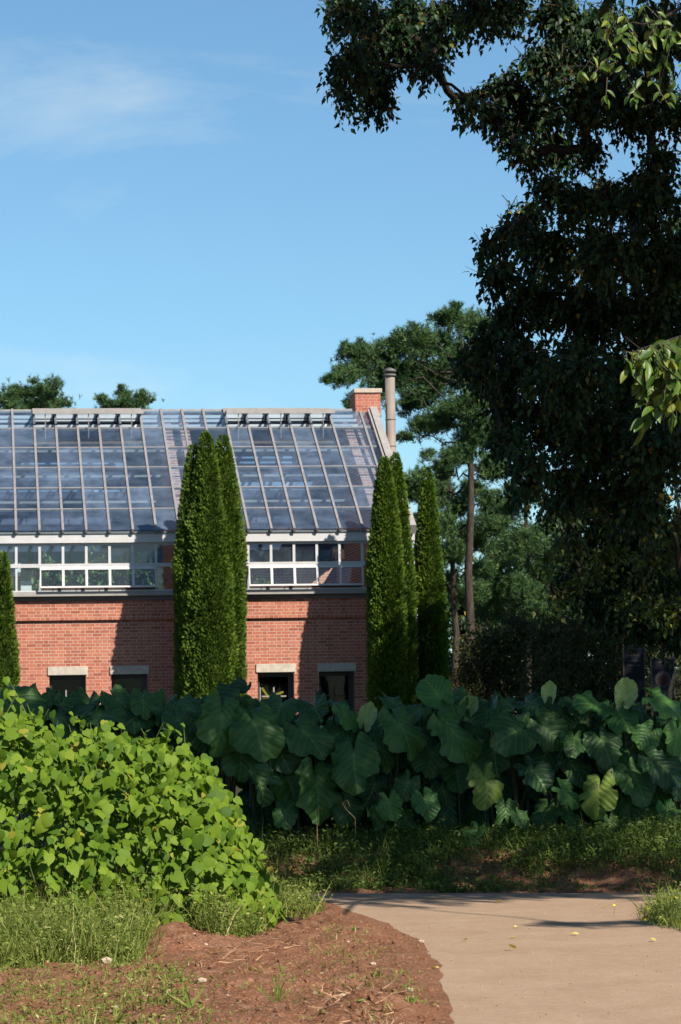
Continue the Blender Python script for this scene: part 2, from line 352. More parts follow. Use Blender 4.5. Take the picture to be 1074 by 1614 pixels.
M['taroold'] = taro_mat('taro_leaf_yellowing', (0.13, 0.185, 0.03), (0.05, 0.105, 0.022), (0.27, 0.30, 0.08), 0.3)
M['taropale'] = taro_mat('taro_leaf_underside', (0.34, 0.42, 0.21), (0.24, 0.33, 0.15), (0.46, 0.50, 0.28), 0.3)
M['stalk'] = plain('taro_stalk', (0.035, 0.050, 0.020), 0.5, 0.2, 8)
M['sign'] = plain('dark_sign_panel', (0.014, 0.015, 0.021), 0.6, 0.1, 5, spec=0.05)
M['signtext'] = plain('grey_sign_print', (0.045, 0.045, 0.055), 0.7, 0.1, 5, spec=0.05)
M['signred'] = plain('dull_red_print', (0.035, 0.018, 0.018), 0.7, 0.1, 5, spec=0.05)
M['fallen'] = leafmat('fallen_leaf', [(0, (0.45, 0.33, 0.05)), (1, (0.60, 0.48, 0.12))], 0.7, 0.15)
M['flower'] = plain('yellow_flower', (0.75, 0.52, 0.02), 0.6, 0.1, 10)
M['paper'] = plain('white_paper', (0.75, 0.76, 0.78), 0.8, 0.05, 5)

# leaf templates (x width, y length, z normal)
LEAF_V = np.array([(0, 0, 0), (-.5, .38, .10), (0, .42, -.02), (.5, .38, .10), (0, 1, -.16)], float)
LEAF_T = np.array([(0, 3, 2), (0, 2, 1), (1, 2, 4), (2, 3, 4)])
BLADE_V = np.array([(-.5, 0, 0), (.5, 0, 0), (-.38, .5, .03), (.38, .5, .03), (0, 1, .28)], float)
BLADE_T = np.array([(0, 1, 3), (0, 3, 2), (2, 3, 4)])
SPRAY_V = np.array([(0, 0, 0), (-.42, .30, .06), (-.5, .72, .10), (-.16, .55, 0), (0, 1, .04), (.16, .6, 0), (.48, .78, .1), (.4, .28, .05)], float)
SPRAY_T = np.array([(0, 3, 1), (1, 3, 2), (0, 5, 3), (3, 5, 4), (0, 7, 5), (5, 7, 6)])

# ---------------------------------------------------------------- ground and path
def smooth(e0, e1, x):
    t = np.clip((x - e0) / (e1 - e0), 0, 1); return t * t * (3 - 2 * t)
edge_px = [(708, 1640), (709, 1614), (700, 1575), (690, 1545), (683, 1520), (668, 1493), (640, 1476), (606, 1459), (570, 1445), (528, 1430)]
left_edge = [tuple(gnd(u, v)[:2]) for u, v in edge_px]
def resample(pts, step, jit, seed):
    out = []; r_ = random.Random(seed)
    for (x0, y0), (x1, y1) in zip(pts[:-1], pts[1:]):
        n = max(1, int(math.hypot(x1 - x0, y1 - y0) / step))
        for i in range(n):
            f = i / n; out.append((x0 + (x1 - x0) * f + r_.uniform(-jit, jit), y0 + (y1 - y0) * f + r_.uniform(-jit, jit)))
    out.append(pts[-1]); return out
le = [(2.0, 3.0), (2.15, 10.0)] + resample(left_edge, 0.09, 0.018, 3)
near_left = resample([left_edge[-1], (2.2, 25.2), (-14.0, 30.0)], 0.25, 0.02, 4)[1:]
far = resample([(-14.0, 32.0), (2.55, 26.02), (4.3, 25.3), (6.07, 24.65), (16, 21.0)], 0.25, 0.03, 5)
right = [(16, 17.0), (7.5, 19.6), (6.3, 19.0), (5.6, 14.0), (5.2, 3.0)]
PATH = le + near_left + far + right
PP = np.array(PATH)
def inside(x, y, poly=PP):
    c = np.zeros(x.shape, bool); n = len(poly); j = n - 1
    for i in range(n):
        xi, yi = poly[i]; xj, yj = poly[j]
        if yi != yj:
            m = ((yi > y) != (yj > y)) & (x < (xj - xi) * (y - yi) / (yj - yi) + xi); c ^= m
        j = i
    return c
def far_edge_y(x): return np.interp(x, [-14, 2.55, 4.3, 6.07, 16], [32, 26.02, 25.3, 24.65, 21.0])
def bank(x, y):
    d = y - far_edge_y(x) - 0.05
    return 0.34 * smooth(0.1, 1.3, d + 0.35 * fbm(x * 1.3, y * 1.3, 3, 9))
def hgt(x, y):
    near = (y < 28) & (x > -3) & (x < 12)
    b = 0.12 * fbm(x * 1.4, y * 1.4, 3, 1) + 0.085 * fbm(x * 6, y * 6, 3, 2) + 0.05 * fbm(x * 14, y * 14, 2, 5)
    heap = 0.10 * np.exp(-(((x - 2.2) / .5) ** 2 + ((y - 15.2) / .7) ** 2)) + 0.13 * np.exp(-(((x - 1.35) / .28) ** 2 + ((y - 20.3) / .5) ** 2))
    return np.where(near, b + 0.015 + heap, 0.02) + bank(x, y)
def grid_axis(a, b, step, lo, hi):
    f = list(np.arange(a, b, step)); l, s = [], step
    x = a
    while x > lo: s *= 1.35; x -= s; l.append(x)
    r_, s, x = [], step, f[-1]
    while x < hi: s *= 1.35; x += s; r_.append(x)
    return np.array(l[::-1] + f + r_)
gx = grid_axis(-0.7, 7.4, 0.04, -900, 900); gy = grid_axis(13.8, 28.4, 0.042, -500, 1500)
GX, GY = np.meshgrid(gx, gy)
ins = inside(GX.ravel(), GY.ravel()).reshape(GX.shape)
def edge_blend(x, y, z):
    ex = np.interp(y, [p[1] for p in left_edge], [p[0] for p in left_edge]); d = ex - x; k = smooth(0.05, 0.45, d)
    ze = 0.014 + np.clip(d, -.3, .5) * .10 + .014 * fbm(x * 4, y * 1.6, 3, 31)
    return np.where((y < 25.2) & (x < ex + .28), ze * (1 - k) + z * k, z)
EXX = np.interp(GY, [p[1] for p in left_edge], [p[0] for p in left_edge])
GZ = np.where(ins & ~((GX < EXX + .26) & (GY < 24.6)), 0.0, edge_blend(GX, GY, hgt(GX, GY)))
nx, ny = len(gx), len(gy)
idx = np.arange(nx * ny).reshape(ny, nx)
q = np.stack([idx[:-1, :-1], idx[:-1, 1:], idx[1:, 1:], idx[1:, :-1]], -1).reshape(-1, 4)
gt = np.concatenate([q[:, [0, 1, 2]], q[:, [0, 2, 3]]])
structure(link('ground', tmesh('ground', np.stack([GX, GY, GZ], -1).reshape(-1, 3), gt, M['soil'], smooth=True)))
def ground_z(x, y):
    x = np.asarray(x, float); y = np.asarray(y, float); return edge_blend(x, y, hgt(x, y))

import bmesh
bm = bmesh.new(); vs = [bm.verts.new((x, y, 0.012)) for x, y in PATH]; bm.faces.new(vs)
r_ = bmesh.ops.extrude_face_region(bm, geom=bm.faces[:])
for e in r_['geom']:
    if isinstance(e, bmesh.types.BMVert): e.co.z = -0.12
bmesh.ops.recalc_face_normals(bm, faces=bm.faces[:]); bmesh.ops.triangulate(bm, faces=bm.faces[:])
me = bpy.data.meshes.new('path'); bm.to_mesh(me); bm.free(); me.materials.append(M['path'])
structure(link('path', me))

# ---------------------------------------------------------------- greenhouse
YW = 58.2                      # face of the brick wall
YE, ZE, PITCH, RUN = 57.9, 5.39, 0.55, 5.6
ZR = ZE + RUN * PITCH; YR = YE + RUN; ANG = math.atan(PITCH); SLOPE = RUN / math.cos(ANG)
XL, XR = -4.0, 8.86
GH = thing('greenhouse', (2.4, 63.5, 0), 'red brick greenhouse with a long sloping glass roof and rows of windows', 'greenhouse')
WIN = [(1.35, 2.09), (2.61, 3.34), (5.59, 6.34), (6.85, 7.59)]
WZ0, WZ1 = 1.25, 2.53
ZB, ZS = 3.64, 4.02            # underside of projecting band, top of brickwork
m = MB()                       # mortar core of the front wall with window openings
xs = [XL]
for a, b in WIN:
    m.box((xs[-1], YW + 0.0025, 0), (a, YW + 0.3, WZ1)); xs.append(b); m.box((a, YW + 0.0025, 0), (b, YW + 0.3, WZ0))
m.box((xs[-1], YW + 0.0025, 0), (XR, YW + 0.3, WZ1)); m.box((XL, YW + 0.0025, WZ1), (XR, YW + 0.3, ZB)); m.box((XL, YW - 0.0575, ZB), (XR, YW + 0.3, ZS))
wall = m.build('front_wall', M['mortar'], GH)
# flemish bond
CH, JO, ST, HD = 0.067, 0.0105, 0.1895, 0.0865
bricks = []                    # (x0, x1, z0, yface)
def course(z, yface, odd, x0, x1, header=False):
    x = x0 - (0.0 if not odd else (ST + HD) / 2 + JO); k = 0
    while x < x1:
        w = HD if (header or k % 2) else ST
        a, b = max(x, x0), min(x + w, x1)
        if b - a > 0.02: bricks.append([a, b, z, yface])
        x += w + JO; k += 1
nlow = int(ZB / CH)
for i in range(nlow):
    z = ZB - (i + 1) * CH
    segs = [(XL, XR)]
    if z < WZ1 - 0.01 and z > WZ0 - CH:
        e_ = [XL] + [q for w_ in WIN for q in w_] + [XR]; segs = [(e_[2 * j], e_[2 * j + 1]) for j in range(len(WIN) + 1)]
    for s0, s1 in segs:
        n0 = len(bricks); course(z + JO / 2, YW, i % 2, XL, XR)
        new = []
        for b_ in bricks[n0:]:
            a, b = max(b_[0], s0), min(b_[1], s1)
            if b - a > 0.015: new.append([a, b, b_[2], b_[3]])
        del bricks[n0:]; bricks += new
for i in range(6):
    z = ZS - (i + 1) * CH + 0.02
    course(z + JO / 2, YW - 0.06, i % 2, XL, XR, header=(i == 5))
# drop the pieces that the lintels cover
LZ0, LZ1 = 2.53, 2.705
def covered(b_): return any(b_[1] > w[0] - 0.03 and b_[0] < w[1] + 0.03 and b_[2] + 0.05 > LZ0 and b_[2] < LZ1 for w in WIN)
def clip(bl):
    out = []
    for b_ in bl:
        if not covered(b_): out.append(b_); continue
        for w in WIN:
            if b_[1] > w[0] - .03 and b_[0] < w[1] + .03:
                if w[0] - .036 - b_[0] > .02: out.append([b_[0], w[0] - .036, b_[2], b_[3]])
                if b_[1] - (w[1] + .036) > .02: out.append([w[1] + .036, b_[1], b_[2], b_[3]])
    return out
bricks = clip(bricks)
def best(b_):
    cx_, z = (b_[0] + b_[1]) / 2, b_[2]
    vis = ((1.1 < cx_ < 3.1) or (5.35 < cx_ < 7.0)) and z > 2.72 and b_[1] - b_[0] > 0.15
    return (not vis, abs(z - 3.5))
bricks.sort(key=best)
BV = MB().box((-.5, 0, 0), (.5, 1, 1)); bv = np.array(BV.v); bt = np.array([t for f_ in BV.f for t in ((f_[0], f_[1], f_[2]), (f_[0], f_[2], f_[3]))])
def brick_mesh(w):
    V = bv * np.array([w, 0.05, CH - JO]); k = 0.004
    front = V[:, 1] < 0.01; k = 0.0015
    V2 = V.copy(); V2[front, 0] *= (1 - 2 * k / w); V2[front, 2] = np.where(V2[front, 2] > 0.02, V2[front, 2] - k, V2[front, 2] + k)
    return tmesh('brick', V2, bt, M['brick'], flat=True)
bcache = {}
for b_ in bricks[:300]:
    w = round(b_[1] - b_[0], 4)
    if w not in bcache: bcache[w] = brick_mesh(w)
    link('brick', bcache[w], wall, ((b_[0] + b_[1]) / 2, b_[3] + random.uniform(-.0008, .001), b_[2]))
def brick_stuff(name, bl, parent, axis='y'):
    B = np.array(bl); n = len(B)
    pos = np.stack([(B[:, 0] + B[:, 1]) / 2, B[:, 3] + rng.uniform(-.0008, .001, n), B[:, 2]], -1)
    ex = np.tile([1., 0, 0], (n, 1)); ey = np.tile([0, 1., 0], (n, 1)); ez = np.tile([0, 0, 1.], (n, 1))
    V, T = scatter(bv, bt, pos, ex, ey, ez, B[:, 1] - B[:, 0], 0.05, CH - JO)
    if axis == 'x': V = V[:, [1, 0, 2]]
    return stuffpart(link(name, tmesh(name, V, T, M['brick'], np.repeat(rng.random(n), 8), flat=True), parent))
brick_stuff('brickwork', bricks[300:], wall)
# sides, back, floor
m = MB(); m.box((XR - 0.3, YW + 0.3, 0), (XR, 69.1, ZE - 0.05)); m.box((XL, YW + 0.3, 0), (XL + 0.3, 69.1, ZE - 0.05)); m.box((XL, 68.8, 0), (XR, 69.1, ZE - 0.1))
m.build('side_wall', M['brickin'], GH)
MB().box((XL + .3, YW + .3, 3.2), (XR - .3, 68.8, 3.35)).build('floor_slab', M['floorin'], GH)
# flashing and sill
MB().box((XL, YW - 0.075, ZS + 0.02), (XR, YW + 0.2, ZS + 0.10)).build('flashing', M['flash'], GH)
s_ = MB(); s_.box((XL, YW - 0.20, ZS + 0.105), (XR, YW + 0.14, ZS + 0.145)); s_.box((XL, YW - 0.17, ZS + 0.147), (XR, YW + 0.12, ZS + 0.20)); s_.build('window_sill', M['alul'], GH)
# lintels and the small windows below
for a, b in WIN:
    lt = MB().box((a - 0.03, YW - 0.03, LZ0), (b + 0.03, YW + 0.2, LZ1)).build('lintel', M['lintel'], GH)
    md = lt.modifiers.new('bevel', 'BEVEL'); md.width = 0.008; md.segments = 2
    y = YW + 0.16
    fr = MB(); fr.box((a, y, WZ0), (a + .055, y + .05, WZ1)); fr.box((b - .11, y, WZ0), (b, y + .05, WZ1)); fr.box((a + .055, y, WZ1 - .09), (b - .11, y + .05, WZ1)); fr.box((a + .055, y, WZ0), (b - .11, y + .05, WZ0 + .07))
    w = fr.build('window', M['dark'], GH)
    g = MB(); g.box((a + .055, y + .03, WZ0 + .07), (b - .11, y + .035, WZ1 - .09)); g.build('pane', M['gl_dark'], w)
    br = MB(); xm = a + .055 + (b - a - .165) * .5; br.box((xm - .012, y + .008, WZ0 + .07), (xm + .012, y + .028, WZ1 - .30)); br.box((a + .10, y + .010, 2.03), (b - .15, y + .026, 2.055)); br.box((a + .058, y + .008, WZ0 + .07), (a + .078, y + .028, WZ1 - .30)); br.build('glazing_bar', M['alul'] if a < 1.5 or 5 < a < 6 else M['dark'], w)  # sunlit windows get pale bars, shaded ones dark: light put into the colour
    MB().box((a - .2, y + .9, 0.8), (b + .2, y + .95, 3.0)).build('dark_room_backing', M['black'], w)  # near-black sheet standing in for the dark inside the room
for k_, (p0, p1) in enumerate([((5.70, 2.22), (5.86, 1.98)), ((5.92, 2.05), (6.14, 2.13)), ((5.72, 1.99), (5.85, 1.97))]):
    n_ = nrm(np.array([-(p1[1] - p0[1]), 0, p1[0] - p0[0]])) * 0.022
    a3, b3 = np.array([p0[0], YW + .24, p0[1]]), np.array([p1[0], YW + .24, p1[1]]); d = np.array([0, .02, 0])
    o = MB().hexa([a3 - n_, b3 - n_, b3 - n_ + d, a3 - n_ + d, a3 + n_, b3 + n_, b3 + n_ + d, a3 + n_ + d]).build('yellow_strip', M['yellow'])
    tag(o, ['upper left arm of the yellow cross strips behind the window right of the thujas', 'right arm of the yellow cross strips behind the window right of the thujas', 'small lower left yellow strip behind the window right of the thujas'][k_], 'strip', 'yellow strips in the window')

# window band: two rows of panes
BAY = 0.4715
XA = 0.703                     # a rafter line (bottom at x ~ 25 px)
MX = [XA + BAY * k for k in range(-9, 18)]
MX = [x for x in MX if XL < x < XR - 0.05]
ZT, ZM, ZL = 5.185, 4.745, ZS + 0.20
fas = MB(); fas.box((XL, YE + 0.10, 5.205), (XR, YE + 0.20, 5.385)); fas.build('fascia', M['white'], GH)
g2 = MB(); g2.box((XL, YE + 0.075, 5.387), (XR, YE + 0.16, 5.43)); g2.build('gutter', M['alu'], GH)
fy = YW - 0.14
fr = MB(); fr.box((XL, fy, ZT - 0.03), (XR, fy + .08, 5.203)); fr.box((XL, fy - .01, ZM - .035), (XR, fy + .09, ZM + .005)); fr.box((XL, fy - .012, ZM + .007), (XR, fy + .09, ZM + .04)); fr.box((XL, fy, ZL), (XR, fy + .08, ZL + .025))
wband = fr.build('window_band', M['white'], GH)
pm_up = MB().box((-BAY / 2 + .02, 0, 0), (BAY / 2 - .02, .006, ZT - .02 - ZM - .04)).mesh('pane', M['gl_win'])
pm_lo = MB().box((-BAY / 2 + .02, 0, 0), (BAY / 2 - .02, .006, ZM - .035 - ZL - .025)).mesh('pane', M['gl_win'])
post_u = MB().box((-.026, 0, 0), (.026, .07, ZT - .02 - ZM - .04)).mesh('mullion', M['white'])
post_l = MB().box((-.021, 0, 0), (.021, .07, ZM - .035 - ZL - .025)).mesh('mullion', M['white'])
AW = [(1.19, 5), (5.43, 5)]     # awning groups: start x, bays
AW = [(MX[min(range(len(MX)), key=lambda i: abs(MX[i] - a))], n) for a, n in AW]
for x in MX:
    link('mullion', post_u, wband, (x, fy + .004, ZM + .04))
    if x + BAY > XR: continue
    link('pane', pm_up, wband, (x + BAY / 2, fy + .04, ZM + .04))
    inaw = any(a - .01 < x < a + (n - .5) * BAY for a, n in AW); mid = any(a + .01 < x < a + (n - .5) * BAY for a, n in AW)
    if not mid: link('mullion', post_l, wband, (x, fy + .004, ZL + .025))
    if not inaw: link('pane', pm_lo, wband, (x + BAY / 2, fy + .04, ZL + .025))
for a, n in AW:                # sashes pushed open at the bottom
    h = ZM - .04 - ZL - .05; tilt = rad(14); L = n * BAY
    Mx = Matrix.Translation((a, fy - .015, ZM - .04)) @ Matrix.Rotation(-tilt, 4, 'X')
    sash = MB(); sash.box((0.0, -.03, -.055), (L, .01, 0), Mx); sash.box((0.0, -.03, -h), (L, .01, -h + .035), Mx)
    for k in range(n + 1):
        xx = k * BAY; sash.box((max(0, xx - .026), -.032, -h + .035), (min(L, xx + .026), .012, -.055), Mx)
    so_ = sash.build('awning_window', M['white'], GH)
    for k in range(n):
        g = MB(); g.box((k * BAY + .026, -.012, -h + .035), ((k + 1) * BAY - .026, -.006, -.055), Mx); g.build('pane', M['gl_win'], so_)
    d = MB(); d.box((a + .02, fy + .01, ZL + .03), (a + L - .02, fy + .06, ZL + .11)); d.build('inner_rail', M['brown'], so_)
    for k in range(n):
        xx = a + (k + .62) * BAY
        st = MB(); st.tube([(xx, fy + .02, ZL + .06), (xx - .03, fy - .10, ZL + .03)], [.008, .008], 6); st.build('stay', M['dark'], so_)
# interior things seen through the band
tag(MB().box((0.80, 58.75, 4.25), (1.02, 58.95, 4.48)).build('white_box', M['paper']), 'small white socket box behind the leftmost lower pane', 'box')
tag(MB().box((0.66, 58.76, 4.58), (0.80, 58.765, 4.84)).build('paper_sheet', M['paper']), 'white paper sheet behind the leftmost lower pane', 'paper')

# glass roof: rafters, purlins and panes each on their own
RX = Matrix.Rotation(ANG, 4, 'X')
gut = MB(); gut.box((XL, YR - .06, ZR - .02), (XR - .35, YR + .06, ZR + .05)); roof = gut.build('roof', M['alul'], GH)
rlines = [x for x in MX if x < 7.8]; xlast = rlines[-1]
RL = rlines + [xlast + 1.5 * BAY]
RAKE0 = XR - 0.16
NR = 6; RH = SLOPE / NR
raf = MB().box((-.024, -.0, -.05), (.024, SLOPE, .03)).mesh('rafter', M['alu'])
for x in RL: link('rafter', raf, roof, (x, YE, ZE + .05), (ANG, 0, 0))
V1 = [i for i, x in enumerate(RL) if abs(x - (XA + BAY)) < .01][0]        # vent one starts at the second line
VENTS = [(V1, V1 + 5), (V1 + 9, V1 + 14)]
pcache = {}
purl = {}
for i, x in enumerate(RL):
    x1 = RL[i + 1] if i + 1 < len(RL) else RAKE0
    if x1 - x < 0.1: continue
    w = round(x1 - x, 3)
    for k in range(NR):
        if w not in pcache:
            pcache[w] = MB().box((.024, .02, -.004), (w - .024, RH - .02, .004)).mesh('pane', M['gl_roof'])
            purl[w] = MB().box((.024, -.022, -.045), (w - .024, .022, .008)).mesh('purlin', M['alu'])
        base = Vector((x, YE, ZE + .05)) + RX @ Vector((0, k * RH, 0))
        if k: link('purlin', purl[w], roof, base, (ANG, 0, 0))
        if k == NR - 1 and any(a <= i < b for a, b in VENTS): continue
        link('pane', pcache[w], roof, base, (ANG + random.uniform(-.004, .004), 0, 0))
# rake at the right end
rk = MB(); Mr = Matrix.Translation((RAKE0, YE - .05, ZE + .05)) @ RX
rk.box((0, -.05, -.10), (.16, SLOPE - .1, .10), Mr); rk.box((-.055, -.03, -.03), (-.02, SLOPE - .15, .06), Mr); rk.build('rake', M['alul'], GH)
# back slope with slats and curtains
RXb = Matrix.Rotation(-ANG, 4, 'X')
bk = MB()
for x in RL + [RAKE0]: bk.box((x - .024, YR, 0), (x + .024, YR, 0)) if False else bk.box((-.024, 0, -.05), (.024, SLOPE, .03), Matrix.Translation((x, YR, ZR + .02)) @ RXb)
for k in range(1, NR + 1): bk.box((XL, k * RH - .03, -.05), (XR, k * RH + .03, .02), Matrix.Translation((0, YR, ZR + .02)) @ RXb)
bkr = bk.build('back_roof', M['alul'], GH)
MB().box((XL, .05, -.006), (XR, SLOPE, .0), Matrix.Translation((0, YR, ZR)) @ RXb).build('back_glazing', M['gl_back'], bkr)
sl_ = MB()
for a, b, dy in ((.09, .16, -.12), (.20, .26, -.25), (.34, .45, -.50)): sl_.box((XL, YR + dy, ZR - b), (XR, YR + dy + .012, ZR - a))
sl_.build('white_slat', M['slat'], bkr)
ct = MB()
for k in range(1, NR): ct.box((XL, YR + .9 + .0 * k, ZR - .62 - (k - 1) * .53 - .32), (XR, YR + .92, ZR - .62 - (k - 1) * .53))
ct.build('shade_curtain', M['curtain'], bkr)
for x0, x1, z0, z1 in ((4.6, 7.0, 7.28, 7.50), (4.6, 7.9, 6.74, 6.92), (0.9, 3.2, 7.30, 7.38), (0.3, 3.2, 6.72, 6.80)):
    MB().box((x0, YR + .5, z0), (x1, YR + .52, z1)).build('pale_curtain', M['bluecurtain'], bkr)
tr = MB()
for z in (6.25, 6.85, 7.45, 8.0): tr.box((XL, YR - .4 - (8.4 - z) * .9, z), (XR, YR - .36 - (8.4 - z) * .9, z + .05))
tr.build('inner_pipe', M['alul'], bkr)
# ridge vents standing open
for a, b in VENTS:
    x0, x1 = RL[a] - .03, RL[b] + .03
    v = MB(); zt = ZR - .08
    v.box((x0, YR - RH, zt - .075), (x1, YR - RH + .04, zt + .02)); v.box((x0, YR - .10, zt - .02), (x1, YR - .07, zt + .15))
    vo = v.build('ridge_vent', M['alul'], GH)
    for i in range(a, b + 1): MB().box((RL[i] - .018, YR - RH + .04, zt - .035), (RL[i] + .018, YR - .10, zt + .020)).build('vent_bar', M['alul'], vo)
    for i in range(a, b):
        MB().box((RL[i] + .018, YR - RH + .04, zt - .02), (RL[i + 1] - .018, YR - .10, zt - .014)).build('pane', M['gl_roof'], vo)
        x = RL[i] + BAY * .92; ys = YR - RH * .35
        MB().tube([(x, ys, zt - .05), (x - .02, ys - .12, zt - .36)], [.018, .018], 6).build('bracket', M['dark'], vo)
        if i % 2 == a % 2: MB().tube([(RL[i] + BAY * .5, YR - RH + .05, zt - .05), (RL[i] + BAY * .5, YR - RH + .07, zt - .62)], [.012, .012], 6).build('push_rod', M['alu'], vo)
    dk = MB(); dk.box((x0, YR - .34, ZR - .28), (x1, YR - .30, ZR - .245)); dk.build('vent_shaft', M['dark'], vo)
# sloping brick partitions under the glass, and the brick gable at the right end
def slab(x0, x1, off, mat, name):
    z = lambda y: ZE + (y - YE) * PITCH - off
    y0, y1 = YW + .32, YR + .2
    MB().hexa([(x0, y0, 3.3), (x1, y0, 3.3), (x1, y1, 3.3), (x0, y1, 3.3), (x0, y0, z(y0)), (x1, y0, z(y0)), (x1, y1, z(y1 - .3)), (x0, y1, z(y1 - .3))]).build(name, mat, GH)
slab(4.02, 4.24, .16, M['brickin'], 'partition_wall'); slab(4.42, 4.62, .16, M['brickin'], 'partition_wall')
slab(0.02, 0.34, .16, M['brickin'], 'partition_wall'); slab(8.12, 8.56, .14, M['brickin'], 'gable_wall')
slab(XR - .16, XR - .02, .16, M['brickin'], 'gable_wall')
# chimney on the gable
c0 = at(561, 668, YR - .15); c1 = at(601, 668, YR - .15); ctop = at(580, 619, YR - .15)[2]
cxa, cxb, cya, cyb = c0[0], c1[0], YR - .15, YR + .75
ch = MB().box((cxa + .003, cya + .003, ZR - .6), (cxb - .012, cyb - .012, ctop)).build('chimney', M['mortar'], GH)
bl = []; bls = []
n = int((ctop - ZR + .5) / CH)
for i in range(n):
    z = ctop - (i + 1) * CH
    keep = bricks; bricks = []; course(z + JO / 2, cya, i % 2, cxa, cxb); bl += bricks
    bricks = []; course(z + JO / 2, cxa, i % 2, cya + .06, cyb); bls += bricks; bricks = keep
brick_stuff('brickwork', bl, ch); brick_stuff('side_brickwork', bls, ch, 'x')
cp = MB(); cp.box((cxa - .03, cya - .03, ctop), (cxb + .03, cyb + .03, ctop + .10)); cpo = cp.build('chimney_cap', M['cream'], ch)
md = cpo.modifiers.new('bevel', 'BEVEL'); md.width = .01; md.segments = 2
MB().box((cxa - .02, cya - .02, ZR - .12), (cxb + .02, cyb + .02, ZR - .05)).build('chimney_flashing', M['alul'], ch)

# flue pipe behind the gable
fb = at(617, 720, 64.2); ft = at(615.5, 583, 64.2)
fp = thing('flue_pipe', (fb[0], 64.2, 0), 'tall grey metal flue pipe with a flat cap behind the brick chimney', 'flue')
R_ = .113
MB().tube([(fb[0], 64.2, 0), (fb[0], 64.2, ft[2] - .12)], [R_, R_], 24).build('pipe', M['flue'], fp, True)
for v in (662, 704): 
    z = at(617, v, 64.2)[2]; MB().tube([(fb[0], 64.2, z), (fb[0], 64.2, z + .03)], [R_ + .008] * 2, 24).build('joint_band', M['flue'], fp, True)
MB().tube([(fb[0], 64.2, ft[2] - .15), (fb[0], 64.2, ft[2] - .10), (fb[0], 64.2, ft[2] - .099), (fb[0], 64.2, ft[2] - .05)], [R_ + .03, R_ + .03, R_ - .03, R_ - .03], 24).build('collar', M['fluecap'], fp, True)
MB().tube([(fb[0], 64.2, ft[2] - .05), (fb[0], 64.2, ft[2]), (fb[0], 64.2, ft[2] + .05)], [R_ + .04, R_ + .03, .03], 24).build('cap', M['fluecap'], fp, True)

# ---------------------------------------------------------------- vegetation builders
def sphere_pts(n, shell=0.0, g=None):
    g = g or rng; d = nrm(g.normal(size=(n, 3))); r = (shell + (1 - shell) * g.random(n)) ** (1 / 3 if shell == 0 else 1)
    return d * r[:, None]

def limb(mb, p0, p1, r0, r1, sag=0.0, seg=6, k=5, wob=0.1):
    p0, p1 = np.asarray(p0, float), np.asarray(p1, float); L = np.linalg.norm(p1 - p0); pts = []; rs = []
    for i in range(k + 1):
        f = i / k; p = p0 + (p1 - p0) * f; p = p + np.array([0, 0, sag * L * math.sin(math.pi * f)])
        if 0 < i < k: p = p + rng.normal(size=3) * wob * L * .12
        pts.append(p); rs.append(r0 + (r1 - r0) * f ** .8)
    mb.tube(pts, rs, seg); return pts

def broad_crown(blobs, ll, lw, twigs_per, leaves_per, droop=0.55, mat='broad', hang=0.0, rpow=1.0, tlen=.42):
    """blobs: (centre, rx, ry, rz, weight). leafy twigs through each blob"""
    P = []; D = []; tw = MB()
    for c, rx, ry, rz, wgt in blobs:
        n = max(3, int(twigs_per * wgt * (rx * ry * rz) ** (2 / 3)))
        s = sphere_pts(n, .35); lump = 1 + .45 * (vnoise(s[:, 0] * 2.3 + c[0] * 3, s[:, 2] * 2.3 + c[2] * 3 + s[:, 1] * 2, 3) - .5)
        p = np.asarray(c) + s * np.array([rx, ry, rz]) * lump[:, None]
        d = nrm(s * .8 + rng.normal(size=(n, 3)) * .45 + np.array([0, 0, -.15 - hang]))
        P.append(p); D.append(d)
    P = np.concatenate(P); D = np.concatenate(D); n = len(P)
    k = leaves_per; f = (np.arange(k) + .5) / k
    tl = tlen * rng.uniform(.6, 1.3, n)
    pos = P[:, None] + D[:, None] * (f[None, :, None] - .5) * tl[:, None, None] + np.array([0, 0, -.06]) * (f ** 2)[None, :, None]
    side = nrm(rng.normal(size=(n, k, 3)))
    ld = nrm(D[:, None] * .55 + side * .75 + np.array([0, 0, -droop]))
    nn = nrm(rng.normal(size=(n, k, 3)) * .55 + np.array([0, -.15, 1.0]))
    pos, ld, nn = pos.reshape(-1, 3), ld.reshape(-1, 3), nn.reshape(-1, 3)
    X, Y, Z = frames(ld, nn); s = rng.uniform(.65, 1.25, len(pos))
    V, T = scatter(LEAF_V, LEAF_T, pos, X, Y, Z, lw * s, ll * s, ll * s)
    r = rng.random(len(pos)) ** rpow
    return V, T, np.repeat(r, len(LEAF_V)), P, D, tl

def twig_tubes(P, D, tl, r=.006, step=1):
    n = len(P[::step]); a = P[::step] - D[::step] * tl[::step, None] * .6; b = P[::step] + D[::step] * tl[::step, None] * .5
    X, Y, Z = frames(b - a, np.tile([.3, .2, .9], (n, 1)))
    tv = np.array([(1, 0, 0), (-.5, 0, .87), (-.5, 0, -.87), (.3, 1, 0), (-.2, 1, .25), (-.2, 1, -.25)], float)
    tt = np.array([(0, 1, 4), (0, 4, 3), (1, 2, 5), (1, 5, 4), (2, 0, 3), (2, 3, 5)])
    return scatter(tv, tt, a, X, Y, Z, r, np.linalg.norm(b - a, axis=1), r)

